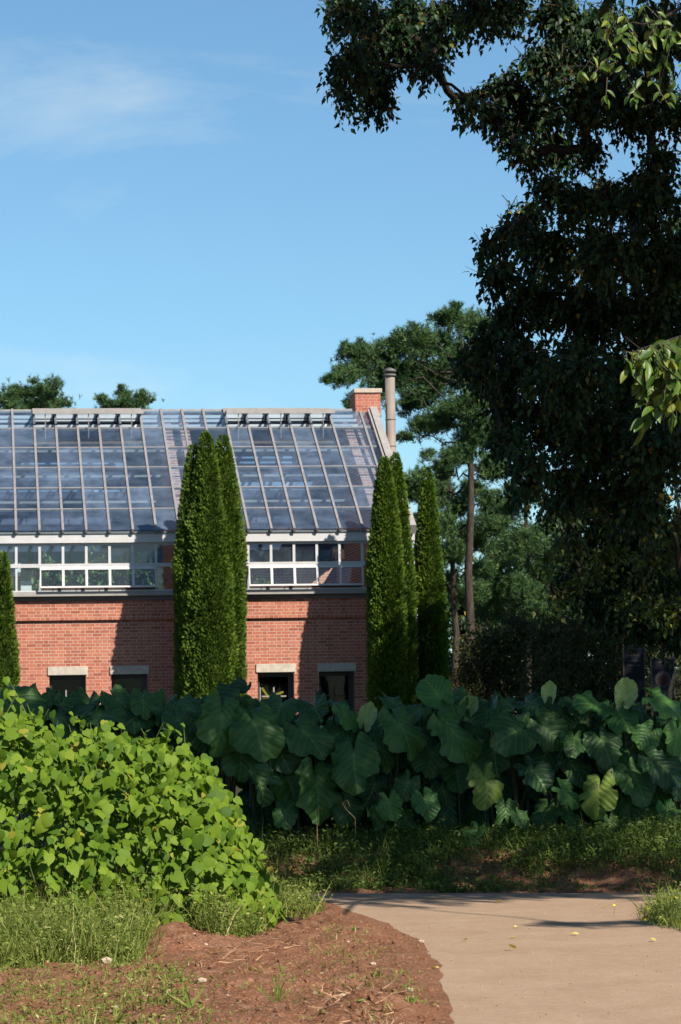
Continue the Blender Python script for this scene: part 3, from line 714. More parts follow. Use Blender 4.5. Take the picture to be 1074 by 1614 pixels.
def broad_tree(name, base, h, tr, blobs, label, ll, lw, twigs, lpt, mat, bark='bark', group=None, fork=None, **kw):
    t = thing(name, base, label, 'tree', group)
    bx_, by_, bz_ = base; fz = fork if fork is not None else h * .35
    mb = MB(); top = np.array([bx_ + .2, by_, bz_ + h])
    pts = limb(mb, (bx_, by_, bz_ - .1), top, tr, tr * .25, 0, 10, 8, .25)
    mb.build('trunk', M[bark], t, True)
    br = MB(); C_ = np.array([b_[0] for b_ in blobs]); nb = len(C_)
    tz = np.linspace(bz_ + fz, bz_ + h * .9, 8); TP = np.stack([bx_ + .2 * (tz - bz_) / h, np.full(8, by_), tz], -1)   # places on the trunk where limbs leave
    node = list(TP); par = [-1] * 8; left = list(range(nb)); wgt_ = np.full(8, 1.25)
    dist = np.sqrt(((C_[:, None] - TP[None]) ** 2).sum(-1)) * 1.0; best_d = dist.min(1); best_n = dist.argmin(1); idn = {}
    while left:
        i = min(left, key=lambda q: best_d[q]); left.remove(i); node.append(C_[i]); par.append(int(best_n[i])); me_ = len(node) - 1; idn[me_] = i
        for q in left:
            d_ = np.linalg.norm(C_[q] - C_[i])
            if d_ < best_d[q]: best_d[q] = d_; best_n[q] = me_
    load = np.ones(len(node))
    for k in range(len(node) - 1, 7, -1):
        if par[k] >= 0: load[par[k]] += load[k]
    for k in range(8, len(node)):
        i = idn[k]; r1 = .006 + .008 * math.sqrt(load[k]); r0 = max(r1, min(.006 + .008 * math.sqrt(load[par[k]]), tr * .5)) if par[k] >= 8 else r1 * 1.2
        limb(br, node[par[k]], node[k], r0, r1, .03, 6, 5, .22); rx, ry, rz = blobs[i][1:4]
        for _ in range(3): limb(br, node[k], node[k] + nrm(rng.normal(size=3)) * np.array([rx, ry, rz]) * .8, .007, .003, .05, 4, 4, .25)
    stuffpart(br.build('branches', M[bark], t, True))
    V, T, r, P, D, tl = broad_crown(blobs, ll, lw, twigs, lpt, mat=mat, **kw)
    stuffpart(link('crown', tmesh('crown', V, T, M[mat], r), t))
    V, T = twig_tubes(P, D, tl, step=2); stuffpart(link('twigs', tmesh('twigs', V, T, M['twig']), t))
    return t

def pine_tree(name, base, h, tr, blobs, label, tufts, group=None, tip_h=None, nl=.13):
    t = thing(name, base, label, 'tree', group); bx_, by_, bz_ = base
    mb = MB(); limb(mb, (bx_, by_, bz_ - .1), (bx_ + .1, by_, bz_ + h), tr, tr * .3, 0, 10, 8, .03); mb.build('trunk', M['pinebark'], t, True)
    br = MB(); P = []; D = []
    for c, rx, ry, rz, w in blobs:
        c = np.asarray(c); zz = np.clip(c[2] - .2, bz_ + h * .3, bz_ + h * .98); o = np.array([bx_ + .1 * (zz - bz_) / h, by_, zz])
        lp = np.array(limb(br, o, c, .030, .008, .06, 5, 7, .6)); nl_ = int(26 * np.linalg.norm(c - o)); ff = rng.uniform(3, 7, nl_); i0 = np.minimum(ff.astype(int), 6); P.append(lp[i0] + (lp[i0 + 1] - lp[i0]) * (ff - i0)[:, None] + rng.normal(size=(nl_, 3)) * np.array([.16, .16, .10])); D.append(nrm(rng.normal(size=(nl_, 3)) * .4 + np.array([0, 0, .8])))
        n = max(5, int(tufts * w * (rx * ry * rz) ** (2 / 3)))
        s = sphere_pts(n, .2); k = max(3, int(n / 22)); cl = sphere_pts(k, .3); j = rng.integers(0, k, n)
        s = np.where((rng.random(n) < .75)[:, None], cl[j] + rng.normal(size=(n, 3)) * .20, s)
        p = c + s * np.array([rx, ry, rz])
        for q in range(min(k, 14)): limb(br, c + rng.normal(size=3) * .05, c + cl[q] * np.array([rx, ry, rz]), .012, .004, .03, 4, 3, .2)
        P.append(p); D.append(nrm(s * .5 + rng.normal(size=(n, 3)) * .35 + np.array([0, 0, .75])))
    br.build('branches', M['pinebark'], t, True)
    P = np.concatenate(P); D = np.concatenate(D); n = len(P); k = 14
    side = nrm(np.cross(np.repeat(D, k, 0), rng.normal(size=(n * k, 3))))
    nd = nrm(np.repeat(D, k, 0) * rng.uniform(.25, 1.1, (n * k, 1)) + side * .8)
    pos = np.repeat(P, k, 0) + np.repeat(D, k, 0) * rng.uniform(-.06, .06, (n * k, 1))
    X, Y, Z = frames(nd, rng.normal(size=(n * k, 3)))
    tv = np.array([(-.5, 0, 0), (.5, 0, 0), (0, 1, 0)], float); tt = np.array([(0, 1, 2)])
    V, T = scatter(tv, tt, pos, X, Y, Z, .016, nl * rng.uniform(.7, 1.2, n * k), 1)
    r = np.repeat(np.clip(rng.normal(.42, .2, n), 0, 1), k * 3)
    stuffpart(link('crown', tmesh('crown', V, T, M['pine'], r), t)); return t

def pxblobs(lst, y, dy=0.9, sq=1.0, jy=1.0, rs=1.0):
    out = []
    for e in lst:
        u, v, r = e[:3]; yy = y + (e[3] if len(e) > 3 else random.uniform(-jy, jy)); rr = r * yy / FPX * rs
        out.append((at(u, v, yy), rr, rr * dy, rr * sq, 1.0))
    return out

# ---------------------------------------------------------------- thujas by the wall
def thuja(uc, vtop, y, rpx, label, ubase=None, taper=.55, n=11000, group='columnar thujas along the greenhouse wall', seed=0):
    ubase = ubase if ubase is not None else uc
    top = at(uc, vtop, y); b = at(ubase, 1200, y); h = top[2]; R = rpx * y / FPX
    t = thing('thuja', (b[0], y, 0), label, 'tree', group)
    axis = lambda f: np.stack([b[0] + (top[0] - b[0]) * f, np.full_like(f, y), h * f], -1)
    prof = lambda f: R * np.minimum(1, .9 + .25 * f) * np.minimum(1, (np.maximum(1 - f, 0) / (taper * .72)) ** .62) + .015
    mb = MB(); mb.tube([(b[0], y, 0), (b[0] + (top[0] - b[0]) * .6, y, h * .6)], [.09, .04], 8); mb.build('trunk', M['bark'], t, True)
    fz = np.linspace(0, .96, 22); core = MB(); core.tube(list(axis(fz)), list(prof(fz) * .72), 14); core.build('dark_core', M['thujacore'], t, True)  # solid dark core stands in for the shaded depth, blocks seeing through
    f = rng.random(n * 2); keep = rng.random(n * 2) < (prof(f) / R) * .9 + .1; f = f[keep][:n]; n = len(f)
    th = rng.uniform(0, 2 * math.pi, n)
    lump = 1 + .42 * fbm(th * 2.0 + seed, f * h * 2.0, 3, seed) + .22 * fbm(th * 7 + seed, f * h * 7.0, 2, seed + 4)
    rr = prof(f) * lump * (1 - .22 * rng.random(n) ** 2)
    out = np.stack([np.cos(th), np.sin(th), np.zeros(n)], -1)
    p = axis(f) + out * rr[:, None]
    d = nrm(out * rng.uniform(.3, .9, (n, 1)) + np.array([0, 0, 1]) * rng.uniform(.3, 1.1, (n, 1)) + rng.normal(size=(n, 3)) * .25)
    tang = np.cross(out, [0, 0, 1.0]); nn = nrm(tang * rng.choice([-1, 1], n)[:, None] + rng.normal(size=(n, 3)) * .6)
    X, Y, Z = frames(d, nn); s = rng.uniform(.6, 1.2, n)
    V, T = scatter(SPRAY_V, SPRAY_T, p, X, Y, Z, .040 * s, .090 * s, .08 * s)
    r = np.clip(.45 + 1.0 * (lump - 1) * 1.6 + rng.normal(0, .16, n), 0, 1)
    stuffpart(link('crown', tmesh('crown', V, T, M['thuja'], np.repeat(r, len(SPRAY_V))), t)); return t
thuja(305, 703, 56.7, 29, 'left and lowest spire of the three joined thujas in the middle', 307, .50, 24000, seed=1)
thuja(325, 682, 56.5, 38, 'middle and tallest spire of the three joined thujas', 331, .62, 34000, seed=2)
thuja(352, 687, 56.8, 31, 'right spire of the three joined thujas, beside the brick wall', 353, .42, 28000, seed=3)
thuja(5, 872, 56.6, 22, 'short thuja cut by the left edge of the picture', 2, .7, 12000, seed=4)
thuja(606, 722, 56.6, 27, 'front spire of the pair of thujas at the right end of the greenhouse', 612, .48, 26000, seed=5)
thuja(623, 716, 57.0, 25, 'rear spire of the pair of thujas at the right end of the greenhouse', 630, .48, 24000, seed=6)
thuja(674, 738, 58.6, 25, 'shaded thuja standing alone right of the greenhouse, dark below', 680, .6, 20000, seed=7)

# ---------------------------------------------------------------- pines
pine_tree('pine_tree', (*at(741, 1100, 72)[:2], 0), 10.6, .17, pxblobs([
    (560, 555, 26), (540, 598, 24), (515, 600, 12), (590, 560, 30), (612, 585, 26), (640, 545, 30), (560, 580, 24), (600, 610, 26), (665, 530, 26), (700, 500, 22), (720, 485, 14), (745, 510, 32),
    (690, 545, 34), (650, 590, 32), (690, 600, 36), (735, 570, 40), (640, 640, 22), (665, 670, 26), (700, 660, 32), (740, 640, 40), (750, 690, 32), (560, 632, 16), (720, 715, 28), (700, 745, 20), (780, 610, 40), (775, 680, 30), (770, 740, 24), (655, 625, 26), (640, 690, 14)], 72, 1.0, .8, 1.6),
    'tall pine with a long trunk behind the flue pipe', 2300)
pine_tree('pine_tree', (*at(716, 1100, 80)[:2], 0), 8.0, .15, pxblobs([
    (660, 755, 26), (690, 775, 30), (676, 715, 12), (650, 780, 24), (720, 800, 30), (745, 770, 24), (700, 830, 30), (760, 850, 26), (720, 870, 28), (770, 790, 22), (690, 880, 26), (760, 900, 24), (780, 730, 30), (735, 840, 30), (700, 920, 30), (745, 935, 30), (775, 830, 28), (660, 820, 20)], 80, 1.0, .8, 1.6),
    'lower pine with dense boughs just right of the greenhouse end', 2000)
pine_tree('pine_tree', (*at(830, 1100, 84)[:2], 0), 8.5, .15, pxblobs([
    (800, 800, 36), (840, 850, 36), (790, 870, 34), (850, 900, 34), (880, 830, 30), (810, 930, 34), (870, 950, 32), (770, 950, 30), (830, 780, 24), (780, 820, 34), (815, 860, 34), (850, 960, 34), (780, 910, 34), (860, 870, 34), (820, 985, 34), (900, 900, 34), (790, 1010, 34)], 84, 1.0, .9, 1.6),
    'far pine showing pale green between the trunks on the right', 1500)
pine_tree('pine_tree', (*at(50, 1100, 86)[:2], 0), 10.6, .17, pxblobs([
    (10, 625, 22), (35, 620, 18), (60, 612, 20), (85, 607, 16), (70, 632, 24), (20, 645, 24), (95, 632, 14), (50, 650, 26), (105, 636, 7), (-20, 640, 24)], 86, 1.0, .9, 1.0),
    'pine top rising over the roof at the left edge', 1500)
pine_tree('pine_tree', (*at(196, 1100, 88)[:2], 0), 10.4, .16, pxblobs([
    (160, 630, 11), (175, 637, 14), (195, 620, 14), (200, 637, 18), (222, 628, 13), (235, 630, 7), (215, 640, 14), (190, 645, 16)], 88, 1.0, .9, .8),
    'small separate pine top rising over the roof near the first vent', 1700)
# ---------------------------------------------------------------- broadleaf trees
broad_tree('broadleaf_tree', (9.4, 30.5, 0.3), 12.5, .30, pxblobs([
    (560, 20, 52), (600, 50, 60), (640, 25, 58), (560, 100, 42), (592, 122, 46), (545, 150, 28), (592, 160, 34), (650, 75, 52), (672, 105, 34), (530, 10, 30), (700, 25, 44), (750, 8, 46), (800, -15, 46), (735, 35, 28), (690, 70, 34), (775, 30, 30), (530, 105, 24), (810, 20, 34),
    (880, 20, 55), (940, 60, 90), (1030, 60, 90), (860, 100, 60), (800, 140, 48), (745, 165, 30), (720, 158, 16), (775, 180, 36), (840, 180, 66), (920, 150, 80), (1000, 160, 80), (830, 240, 34), (880, 235, 44), (805, 215, 26), (925, 235, 34), (1060, 170, 50), (1040, 250, 40),
    (865, 300, 40), (910, 320, 50), (960, 310, 50), (1020, 310, 70), (830, 345, 40), (800, 370, 38), (765, 388, 26), (870, 390, 66), (950, 400, 80), (1040, 400, 80), (790, 430, 44), (850, 470, 70), (930, 490, 90), (1030, 500, 90),
    (800, 510, 50), (765, 545, 40), (735, 570, 34), (820, 570, 70), (900, 590, 90), (1000, 600, 100), (760, 590, 36), (800, 640, 54), (870, 670, 80), (950, 690, 90), (1040, 700, 90), (800, 700, 40), (830, 740, 50), (900, 760, 60), (1000, 780, 80), (790, 690, 26), (815, 780, 24), (930, 810, 50, 5.5), (1000, 830, 66, 5.2), (1060, 850, 60, 5.5), (960, 885, 56, 5.8), (1035, 920, 60, 5.5), (900, 865, 44, 5.6), (1000, 970, 56, 5.6), (1062, 990, 56, 5.4), (945, 955, 44, 5.8), (880, 800, 44, 4.8), (900, 920, 40, 6.0)], 30, 1.1, .85, 1.3, .80)
    + [(np.array([11.4, 31.6, 8.2]) + sphere_pts(1, .3)[0] * np.array([2.8, 3.4, 4.6]), .95, .95, .8, .16) for _ in range(40)],
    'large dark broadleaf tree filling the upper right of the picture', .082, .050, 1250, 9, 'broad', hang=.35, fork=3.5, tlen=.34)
# the tree that shades the taro stands to the right, its crown mostly beyond the frame
shade = []; sg = np.random.default_rng(41)
for k in range(84):
    s = sphere_pts(1, .25, sg)[0]; c = np.array([9.9, 22.2, 10.9]) + s * np.array([5.0, 5.0, 5.0])
    shade.append((c, 1.25, 1.25, 1.0, 1.0))
for c, r, n_ in (((5.7, 20.4, 9.7), (1.7, 1.8, .9), 12), ((7.2, 17.5, 9.4), (1.0, .6, .8), 5), ((10.6, 16.3, 9.4), (2.2, .35, .4), 8), ((7.3, 24.4, 13.3), (1.2, 1.2, 1.1), 7)):
    shade += [(np.asarray(c) + sphere_pts(1, .2, sg)[0] * np.asarray(r), .9, .9, .7, 1.0) for _ in range(n_)]
shade += [(np.array([9.5, 14.1, 8.0]), .35, .25, .2, 4.0), (np.array([9.95, 14.0, 8.05]), .35, .2, .2, 4.0)]
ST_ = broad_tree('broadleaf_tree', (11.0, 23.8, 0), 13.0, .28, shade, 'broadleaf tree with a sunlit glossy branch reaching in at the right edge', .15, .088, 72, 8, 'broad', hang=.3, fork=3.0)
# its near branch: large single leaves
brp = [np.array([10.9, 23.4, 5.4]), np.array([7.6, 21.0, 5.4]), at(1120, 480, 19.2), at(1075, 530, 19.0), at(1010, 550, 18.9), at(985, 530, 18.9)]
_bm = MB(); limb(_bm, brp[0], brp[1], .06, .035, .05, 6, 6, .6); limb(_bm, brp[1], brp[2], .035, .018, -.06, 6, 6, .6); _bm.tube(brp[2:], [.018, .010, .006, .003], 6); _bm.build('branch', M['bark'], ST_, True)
def leaf_mesh(name, mat, r, curl=.16, n=5):
    V = []; T = []
    for i in range(n + 1):
        f = i / n; w = .5 * math.sin(math.pi * min(1, f * .96 + .02)) ** .8 * (1.12 - .35 * f); y = f; z = -curl * f * f
        V += [(-w, y, z + w * .22), (0, y, z), (w, y, z + w * .22)]
    for i in range(n):
        a = i * 3; T += [(a, a + 1, a + 4), (a, a + 4, a + 3), (a + 1, a + 2, a + 5), (a + 1, a + 5, a + 4)]
    return tmesh(name, np.array(V, float), np.array(T), mat, np.full(len(V), r), True)
glm = [leaf_mesh('leaf', M['glossy'], r, c) for r, c in ((.2, .1), (.45, .2), (.7, .25), (.95, .15))]
def orient(Yd, N, s):
    X, Y, Z = frames(np.asarray(Yd, float)[None], np.asarray(N, float)[None]); Mx = Matrix((X[0], Y[0], Z[0])).transposed().to_4x4()
    return Mx @ Matrix.Diagonal((*s, 1))
def place(name, data, parent, pos, Yd, N, s):
    o = link(name, data); o.matrix_world = Matrix.Translation(tuple(pos)) @ orient(Yd, N, s)
    o.parent = parent
    if parent.parent is None: o.matrix_parent_inverse = Matrix.Translation(-Vector(parent.location))
    return o
tw = MB()
for k in range(70):
    f = random.random(); p0 = brp[3] + (brp[4] - brp[3]) * (f * 1.5 - .2) + np.array([0, random.uniform(-.1, .15), 0])
    drop = random.uniform(.1, .62) * (1 if f < .8 else .35); p1 = p0 + np.array([random.uniform(-.12, .18), random.uniform(-.1, .1), -drop])
    tw.tube([p0, (p0 + p1) / 2 + rng.normal(size=3) * .02, p1], [.004, .003, .002], 4)
    for j in range(int(2 + drop * 9)):
        q_ = p0 + (p1 - p0) * random.uniform(0, 1.05)
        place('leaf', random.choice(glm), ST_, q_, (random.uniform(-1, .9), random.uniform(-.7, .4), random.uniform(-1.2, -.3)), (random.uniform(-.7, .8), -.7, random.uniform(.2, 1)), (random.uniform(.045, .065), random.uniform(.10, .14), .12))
for k in range(34):
    u0, v0 = random.uniform(945, 1085), random.uniform(5, 125); p0 = at(u0, v0, 18.6 + random.uniform(-.3, .3)); p1 = p0 + np.array([random.uniform(-.15, .15), random.uniform(-.1, .1), -random.uniform(.06, .22)])
    tw.tube([p0, (p0 + p1) / 2, p1], [.003, .003, .002], 4)
    for j in range(4): place('leaf', random.choice(glm), ST_, p0 + (p1 - p0) * random.uniform(0, 1.05), (random.uniform(-1, 1), random.uniform(-.7, .4), random.uniform(-1.2, -.2)), (random.uniform(-.7, .8), -.6, random.uniform(.2, 1)), (random.uniform(.030, .042), random.uniform(.065, .09), .08))
tw2 = MB(); limb(tw2, (8.6, 20.2, 8.2), at(1060, 20, 18.6), .03, .012, .05, 6, 6, .3); limb(tw2, at(1060, 20, 18.6), at(960, 60, 18.6), .012, .004, .05, 5, 5, .3); tw2.build('branch', M['bark'], ST_, True)
stuffpart(tw.build('branch_twigs', M['twig'], ST_))
# trees further back on the right that darken the end of the greenhouse
def cloud(c, r, n, br):
    g_ = np.random.default_rng(int(c[0] * 100 + c[1] * 10))
    return [(np.asarray(c) + sphere_pts(1, .3, g_)[0] * np.asarray(r), br, br, br * .8, 1.0) for _ in range(n)]
broad_tree('broadleaf_tree', (15.6, 47.5, 0), 12.0, .26, cloud((15.6, 49.6, 7.6), (4.0, 4.2, 4.8), 70, 1.3) + cloud((12.9, 49.3, 9.4), (.9, 1.0, 1.5), 12, 1.0) + cloud((14.2, 50.7, 10.8), (.9, .9, 1.5), 11, 1.0), 'broadleaf tree beyond the right edge, shading the thujas at the greenhouse end', .17, .10, 62, 7, 'broad')
broad_tree('broadleaf_tree', (15.0, 36.5, 0), 11.5, .26, cloud((15.2, 40.6, 8.2), (3.8, 5.2, 5.2), 66, 1.3), 'broadleaf tree out of frame that shades the banner signs', .17, .10, 62, 7, 'broad')
broad_tree('young_tree', (*at(1092, 1100, 33)[:2], 0), 6.0, .07, pxblobs([
    (930, 740, 50), (980, 720, 50), (1030, 740, 60), (1065, 720, 50), (890, 790, 50), (960, 800, 70), (1040, 810, 70), (900, 860, 60), (960, 880, 60), (1030, 880, 70), (1070, 860, 50), (860, 880, 40), (920, 920, 50), (1000, 950, 60), (1060, 960, 60), (880, 940, 40)], 33, 1.0, .6, .8, .62),
    'yellow-green slender tree under the big dark tree at the right edge', .085, .048, 560, 8, 'maple', droop=.2)
for i, (uu, yy, vt, lab) in enumerate([(740, 62, 960, 'olive shrub left of the others beside the last thuja'), (800, 56, 940, 'olive shrub with pale twigs below the far pine'), (870, 54, 930, 'broad olive shrub in the middle of the shaded thicket'), (940, 50, 950, 'olive shrub just left of the dark banner signs'), (1040, 60, 930, 'dark shrub behind the banner signs at the right edge')]):
    b = at(uu, 1100, yy); zt = at(uu, vt, yy)[2]
    broad_tree('shrub', (b[0], yy, 0), zt * .8, .05, cloud((b[0], yy, zt * .55), (.8, .8, zt * .45), 26, .55), lab, .075, .045, 230, 6, 'olive', bark='twig', fork=.4, droop=.2, group='shrubs in the shaded thicket')
for i, (uu, yy, hh, lab) in enumerate([(760, 100, 8.0, 'distant tree mass left of centre behind the pines'), (860, 98, 9.0, 'distant tree behind the middle of the thicket'), (960, 96, 10.0, 'distant tree behind the young yellow-green tree'), (1060, 97, 11.0, 'distant tree at the right edge far behind the signs'), (1150, 92, 11.0, 'distant tree just beyond the right edge')]):
    b = at(uu, 1100, yy); broad_tree('distant_tree', (b[0], yy, 0), hh * .9, .2, cloud((b[0], yy, hh * .5), (1.5, 1.5, hh * .45), 30, 1.0), lab, .20, .12, 85, 6, 'broad', group='distant trees behind the thicket')
for uu, vt, yy, w, lean, lab in ((668, 700, 66, .15, 0, ''), ):
    pass
for uu, yy, rr, lab in ((700, 63, .10, 'leaning bare trunk between the last thuja and the tall pine'), (968, 52, .09, 'short grey trunk showing behind the taro near the signs')):
    b = at(uu + 18, 1100, yy); tpt = at(uu - 10, 960, yy); o = MB().tube([(b[0], yy, -.05), (tpt[0] * .5 + b[0] * .5 + .03, yy, tpt[2] * .5), tpt], [rr, rr * .85, rr * .7], 10).build('bare_trunk', M['pinebark'], None, True)
    tag(o, lab, 'trunk')
# indoor plants seen through the band of windows
for i, (x, z, r, lab) in enumerate([(1.45, 4.62, .45, 'leafy indoor plant behind the second upper pane from the left'), (2.15, 4.6, .5, 'leafy indoor plant behind the fourth upper pane from the left'), (2.8, 4.55, .5, 'big leafy indoor plant behind the opened left windows'), (3.4, 4.5, .4, 'leafy indoor plant by the shaded end of the left windows'), (5.9, 4.35, .3, 'dim indoor plant behind the opened right windows')]):
    t = thing('indoor_plant', (x, 59.3, 3.35), lab, 'plant', 'plants inside the greenhouse')
    MB().tube([(x, 59.3, 3.35), (x, 59.3, 3.40), (x, 59.3, 3.70)], [.13, .14, .18], 14).build('pot', M['brown'], t, True)
    V, T, r_, P, D, tl = broad_crown([((x, 59.3, z - .05), r, .35, r * 1.05, 1.0)], .12, .07, 260, 6)
    stuffpart(link('foliage', tmesh('foliage', V, T, M['indoor'], r_), t))
    MB().tube([(x, 59.3, 3.5), (x, 59.3, z)], [.03, .015], 6).build('stem', M['stem'], t)

# ---------------------------------------------------------------- banner signs and stake in the shade
def banner(u0, u1, v0, y, label, emblem):
    p0, p1 = at(u0, v0, y), at(u1, v0, y); xa, xb, zt = p0[0], p1[0], p0[2]
    t = thing('banner_sign', ((xa + xb) / 2, y, 0), label, 'sign', 'dark banner signs in the shade')
    MB().box((xa, y, zt - 1.1), (xb, y + .012, zt)).build('panel', M['sign'], t)
    for x in (xa - .02, xb): MB().box((x, y - .002, 0), (x + .02, y + .02, zt + .03)).build('post', M['dark'], t)
    w = xb - xa
    for k, (a, b, dz) in enumerate([(.12, .88, .03), (.15, .75, .13), (.12, .85, .22), (.15, .8, .29)] if not emblem else [(.15, .85, .05)]):
        MB().box((xa + w * a, y - .004, zt - dz - .02), (xa + w * b, y, zt - dz)).build('print_line', M['signtext'], t)
    if emblem:
        MB().tube([((xa + xb) / 2, y - .005, zt - .32), ((xa + xb) / 2, y, zt - .32)], [w * .38, w * .38], 20).build('emblem', M['signtext'], t)
        MB().tube([((xa + xb) / 2, y - .009, zt - .34), ((xa + xb) / 2, y - .0055, zt - .34)], [w * .26, w * .26], 16).build('emblem_centre', M['signred'], t)
banner(984, 1015, 1019, 44, 'tall dark banner sign with faint lines of print, left one', False)
banner(1028, 1062, 1038, 43, 'lower dark banner sign with a round emblem at the right edge', True)
p0, p1 = at(1057, 1088, 42), at(1065, 1060, 42)
tag(MB().tube([(p0[0] - .05, 42, 0), p0, p1], [.03, .028, .025], 8).build('wooden_stake', M['straw'], None, True), 'leaning pale wooden stake beside the emblem banner at the right edge', 'stake')

# ---------------------------------------------------------------- taro
def taro_mesh(seed, notch=.72, torn=0, curl=.16, mat='taro', wav=.075):
    r_ = np.random.default_rng(seed); ns, nr = 56, 5
    th = np.linspace(-math.pi, math.pi, ns, endpoint=False) + math.pi / ns
    r = .50 + .10 * np.cos(th) + .035 * np.cos(2 * th) + .03 * np.exp(-(th / .22) ** 2) + .06 * np.exp(-((math.pi - np.abs(th) - .55) / .35) ** 2)
    r = r * (1 - notch * np.exp(-((math.pi - np.abs(th)) / .16) ** 2))
    ph = r_.uniform(0, 6.28, 4); r = r * (1 + .04 * np.sin(3 * th + ph[0]) + .03 * np.sin(7 * th + ph[1]) + .018 * np.sin(17 * th + ph[2]))
    for _ in range(torn):
        c = r_.uniform(-2.6, 2.6); w = r_.uniform(.06, .22); r = r * (1 - r_.uniform(.35, .8) * np.exp(-((th - c) / w) ** 4))
    V = [(0, 0, 0)]; T = []
    fold = .7 if mat == 'taropale' else r_.choice([.08, .2, .4, .75]); ca, cb = r_.uniform(.6, 1.4, 2)
    for k in range(1, nr + 1):
        f = (k / nr) ** .85
        x = r * f * np.sin(th); y = r * f * np.cos(th)
        z = fold * np.abs(x) - curl * ca * y * np.abs(y) * 1.5 - curl * cb * (f ** 3) * .5 + .006 * np.cos((y - .8 * np.abs(x)) * 44) * f + wav * f ** 3 * np.sin(5 * th + ph[3]) + wav * .6 * f ** 4 * np.sin(11 * th + ph[0]) + wav * .35 * f ** 5 * np.sin(19 * th + ph[1])
        V += list(zip(x, y, z))
    for j in range(ns):
        j2 = (j + 1) % ns; T.append((0, 1 + j, 1 + j2))
        for k in range(nr - 1):
            a = 1 + k * ns; b = a + ns; T += [(a + j, b + j, b + j2), (a + j, b + j2, a + j2)]
    return tmesh('leaf', np.array(V, float), np.array(T)[:, ::-1], M[mat], None, True)
# kinds: n usual, l fresh, o yellowing, t torn, p pale underside
TM = {'n': [taro_mesh(s) for s in range(6)], 'l': [taro_mesh(20 + s, mat='tarolight') for s in range(4)], 'o': [taro_mesh(30 + s, torn=2, curl=.2, mat='taroold', wav=.06) for s in range(4)],
      't': [taro_mesh(40 + s, torn=2, curl=.2, wav=.06) for s in range(3)], 'p': [taro_mesh(50 + s, curl=-.25, mat='taropale', wav=.13) for s in range(3)], 's': [taro_mesh(60 + s, mat='taroold', wav=.05) for s in range(2)]}
